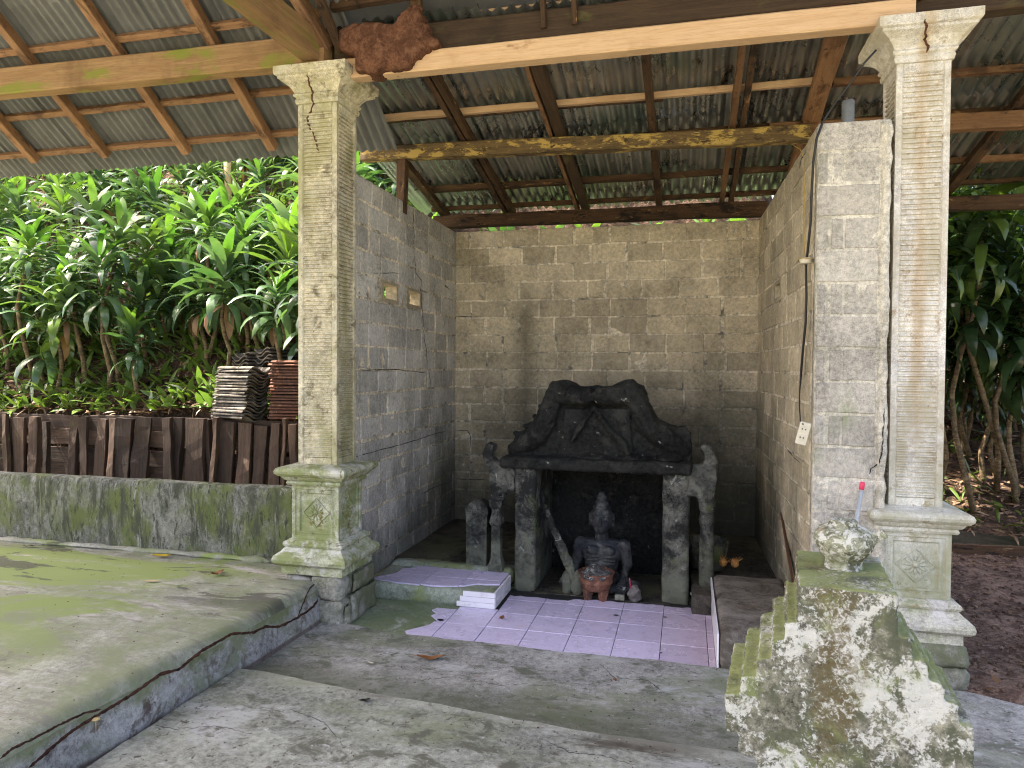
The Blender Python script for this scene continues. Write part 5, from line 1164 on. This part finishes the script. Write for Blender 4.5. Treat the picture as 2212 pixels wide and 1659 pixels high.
while len(pts) < 150 and tries < 6000:
    tries += 1; y = 6.35+6.2*R.random()**1.15; x = R.uniform(-1.22*y-.6, -2.85-(.0 if y > 8 else .55))
    if all((x-q[0])**2+(y-q[1])**2 > (.27+.02*(y-6))**2 for q in pts): pts.append((x, y))
def slope_label(x, y):
    k = x/y; side = 'far left' if k < -.95 else 'left of its middle' if k < -.78 else 'right of its middle' if k < -.60 else 'beside the left column'
    return 'green broad-leaved shrub, '+('low by the wood slab fence' if y < 7.1 else 'halfway up the slope' if y < 8.8 else 'high on the slope under the eave')+', '+side
for x, y in pts: shrub(x, y, hill_z(x, y), R.choice((.3, .4, .5, .6, .8, .9, 1.0)), slope_label(x, y), R.choice(CRN), R.uniform(1.0, 1.4), 'shrubs on the left slope')
for x, y in ((-2.2, 8.2), (-1.6, 8.4), (-1.1, 8.1), (-.4, 8.5), (.2, 8.3), (.75, 8.2), (1.1, 8.4), (.55, 8.6), (-2.9, 7.9), (-2.85, 7.2), (-3.0, 5.9), (-3.05, 6.3), (-2.95, 6.75), (-3.1, 5.5)): shrub(x, y, hill_z(x, y) if y > 7.8 else .1, 2.4 if y > 7.8 else 2.2, 'tall green shrub glimpsed over the block walls', R.choice(CRN), 1., 'shrubs glimpsed over the walls')
# dark tall thicket on the right
for k in range(60):
    y = R.uniform(7.9, 10.6); x = y*R.uniform(.25, .47); z = mound_z(x, y) if y < 10.4 else mound_z(x, 10.4)
    shrub(x, y, z, R.choice((1.5, 1.9, 2.3, 2.7) if k % 2 else (.6, .9, 1.1)), ('tall' if k % 2 else 'short')+' dark shrub with hanging strap leaves '+('near the soil bank' if y < 9 else 'deep in the thicket')+' at the right edge', R.choice(CRD), R.uniform(.8, 1.15), 'dark thicket at the right edge', 2 if k % 2 else 0, CRD)
for x, y, h in ((2.35, 7.75, 1.9), (2.75, 7.7, 2.3), (3.1, 7.9, 1.5), (2.5, 8.0, 2.6), (2.95, 8.1, 2.8)):
    shrub(x, y, mound_z(x, y), h, 'large drooping dark shrub closest behind the right column', CRD[int(x*10) % 4], 1.35, 'drooping shrubs close behind the right column', 1, CRD)
# fallen leaves, seedlings and twigs nobody could count
def scatter(name, label, n, fx, mats, L, W, flat=True, seed=1):
    r = random.Random(seed); b = bmesh.new()
    for k in range(n):
        x, y, z = fx(r)
        if z is None: continue
        add_leaf(b, (x, y, z+(.01 if flat else .02)), r.uniform(0, 6.28), r.uniform(-.3, .5) if flat else r.uniform(.2, 1.3), L*r.uniform(.5, 1.3), W*r.uniform(.6, 1.3), r.uniform(.2, 1.2), int(r.random()*len(mats)) , r.uniform(-.8, .8), 3)
    me = D.meshes.new(name); b.to_mesh(me); b.free(); [me.materials.append(m_) for m_ in mats]
    o_ = obj(name, me); return tag(o_, label, kind='stuff')
def onhill(r):
    y = 6.15+5.5*r.random()**1.3; x = r.uniform(-1.2*y-.6, -2.9); return x, y, hill_z(x, y)
scatter('leaf_litter', 'brown dead leaves covering the slope', 6500, onhill, (M_dead, M_dead, M_litter, M_litter), .13, .045)
scatter('seedlings', 'small green seedlings covering the slope', 4800, onhill, (M_leaf, M_leafd, M_leafd, M_leaf), .25, .10, False, 5)
def onbank(r):
    y = r.uniform(7.3, 10.3); x = y*r.uniform(.25, .47); return x, y, mound_z(x, y)
scatter('leaf_litter', 'brown dead leaves on the dark bank at the right', 1500, onbank, (M_dead, M_litter, M_litter), .12, .045, True, 8)
scatter('seedlings', 'small dark seedlings on the bank at the right', 260, onbank, (M_leafd, M_leafd), .22, .06, False, 9)
def onsoil(r):
    y = r.uniform(4.4, 7.2); x = r.uniform(1.5, 3.6); return x, y, soil_z(x, y)
scatter('leaf_litter', 'scattered dry leaf bits on the bare soil', 420, onsoil, (M_dead, M_litter), .06, .025, True, 11)
r = random.Random(3); b = bmesh.new()
for k in range(420):
    x, y, z = onhill(r); a_ = r.uniform(0, 6.28); l_ = r.uniform(.12, .5); add_tube(b, [(x, y, z+.02), (x+math.cos(a_)*l_, y+math.sin(a_)*l_, hill_z(x+math.cos(a_)*l_, y+math.sin(a_)*l_)+.04)], [.006, .003], 4)
tag(obj('twigs', b, M_trunk), 'dry twigs strewn over the slope', kind='stuff')
r = random.Random(4); b = bmesh.new()
for k in range(1100):
    x, y, z = onsoil(r); ellip(b, (x, y, z), (r.uniform(.006, .02),)*3, None, 1)
tag(obj('pebbles', b, M_soil), 'small clods and pebbles on the bare soil', kind='stuff')
tb = thing('timber_edging', 'two brown boards edging the soil bank at the right', 'edging', (2.8, 7.2, .1))
beam('board', (1.6, 7.16, .14), (5.4, 7.36, .15), .05, .15, M_wold, tb, .006); beam('board', (1.5, 7.06, .05), (2.62, 7.10, .06), .05, .14, M_wold, tb, .006)
p = onY(496, 458, 8.9); q = onY(489, 330, 8.9)
tag(tube('bamboo_pole', [Vector((p.x, 8.9, hill_z(p.x, 8.9)-.1)), Vector((q.x, 8.9, q.z+.5))], .05, M_bamboo, None, 12), 'pale bamboo pole standing on the slope beneath the eave', 'pole')
p = onY(296, 400, 9.2); tag(tube('tree_trunk', [Vector((p.x, 9.2, hill_z(p.x, 9.2)-.2)), Vector((p.x+.05, 9.2, 5.)), Vector((p.x+.2, 9.3, 7.5))], [.10, .085, .06], M_trunk, None, 10), 'thin mottled tree trunk on the slope left of the bamboo pole', 'tree trunk')
# shade trees over the slope: the wood that dapples the sun
def shade_tree(x, y, z, hgt, cx, cy, rx, ry, n, lab, seed):
    t_ = thing('shade_tree', lab, 'tree', (x, y, z)); r = random.Random(seed); tube('trunk', [(x, y, z-.3), (x+(cx-x)*.2, y+(cy-y)*.2, z+hgt*.6), (cx, cy, z+hgt)], [.2, .15, .06], M_trunk, t_, 10)
    b = bmesh.new(); cl = [(r.gauss(0, .45), r.gauss(0, .45), r.uniform(-.5, 1.2)) for k in range(30)]
    for k in range(n):
        c_ = r.choice(cl); add_leaf(b, (cx+(c_[0]+r.gauss(0, .16))*rx, cy+(c_[1]+r.gauss(0, .16))*ry, z+hgt+c_[2]+r.gauss(0, .3)), r.uniform(0, 6.28), r.uniform(-.5, .5), r.uniform(.2, .38), r.uniform(.09, .16), .4, 0, r.uniform(-.5, .5), 2)
    obj('crown', b, M_leaf, t_); return t_
shade_tree(-8.5, 14.5, 7.6, 2.4, -8.2, 11.5, 3.2, 2.6, 1000, 'leafy shade tree high on the slope, behind the roof', 1)
shade_tree(-13.5, 8.2, 2.9, 5.0, -11.2, 7.4, 2.4, 2.2, 1000, 'leafy shade tree left of the pavilion', 2)
shade_tree(-4.2, 14.6, 7.6, 2.2, -5.0, 10.2, 2.6, 2.2, 800, 'leafy shade tree on the slope above the eave', 3)
shade_tree(1.6, 12.6, 2.6, 4.6, 2.4, 11.0, 2.8, 2.0, 2400, 'leafy shade tree behind the alcove roof', 4)
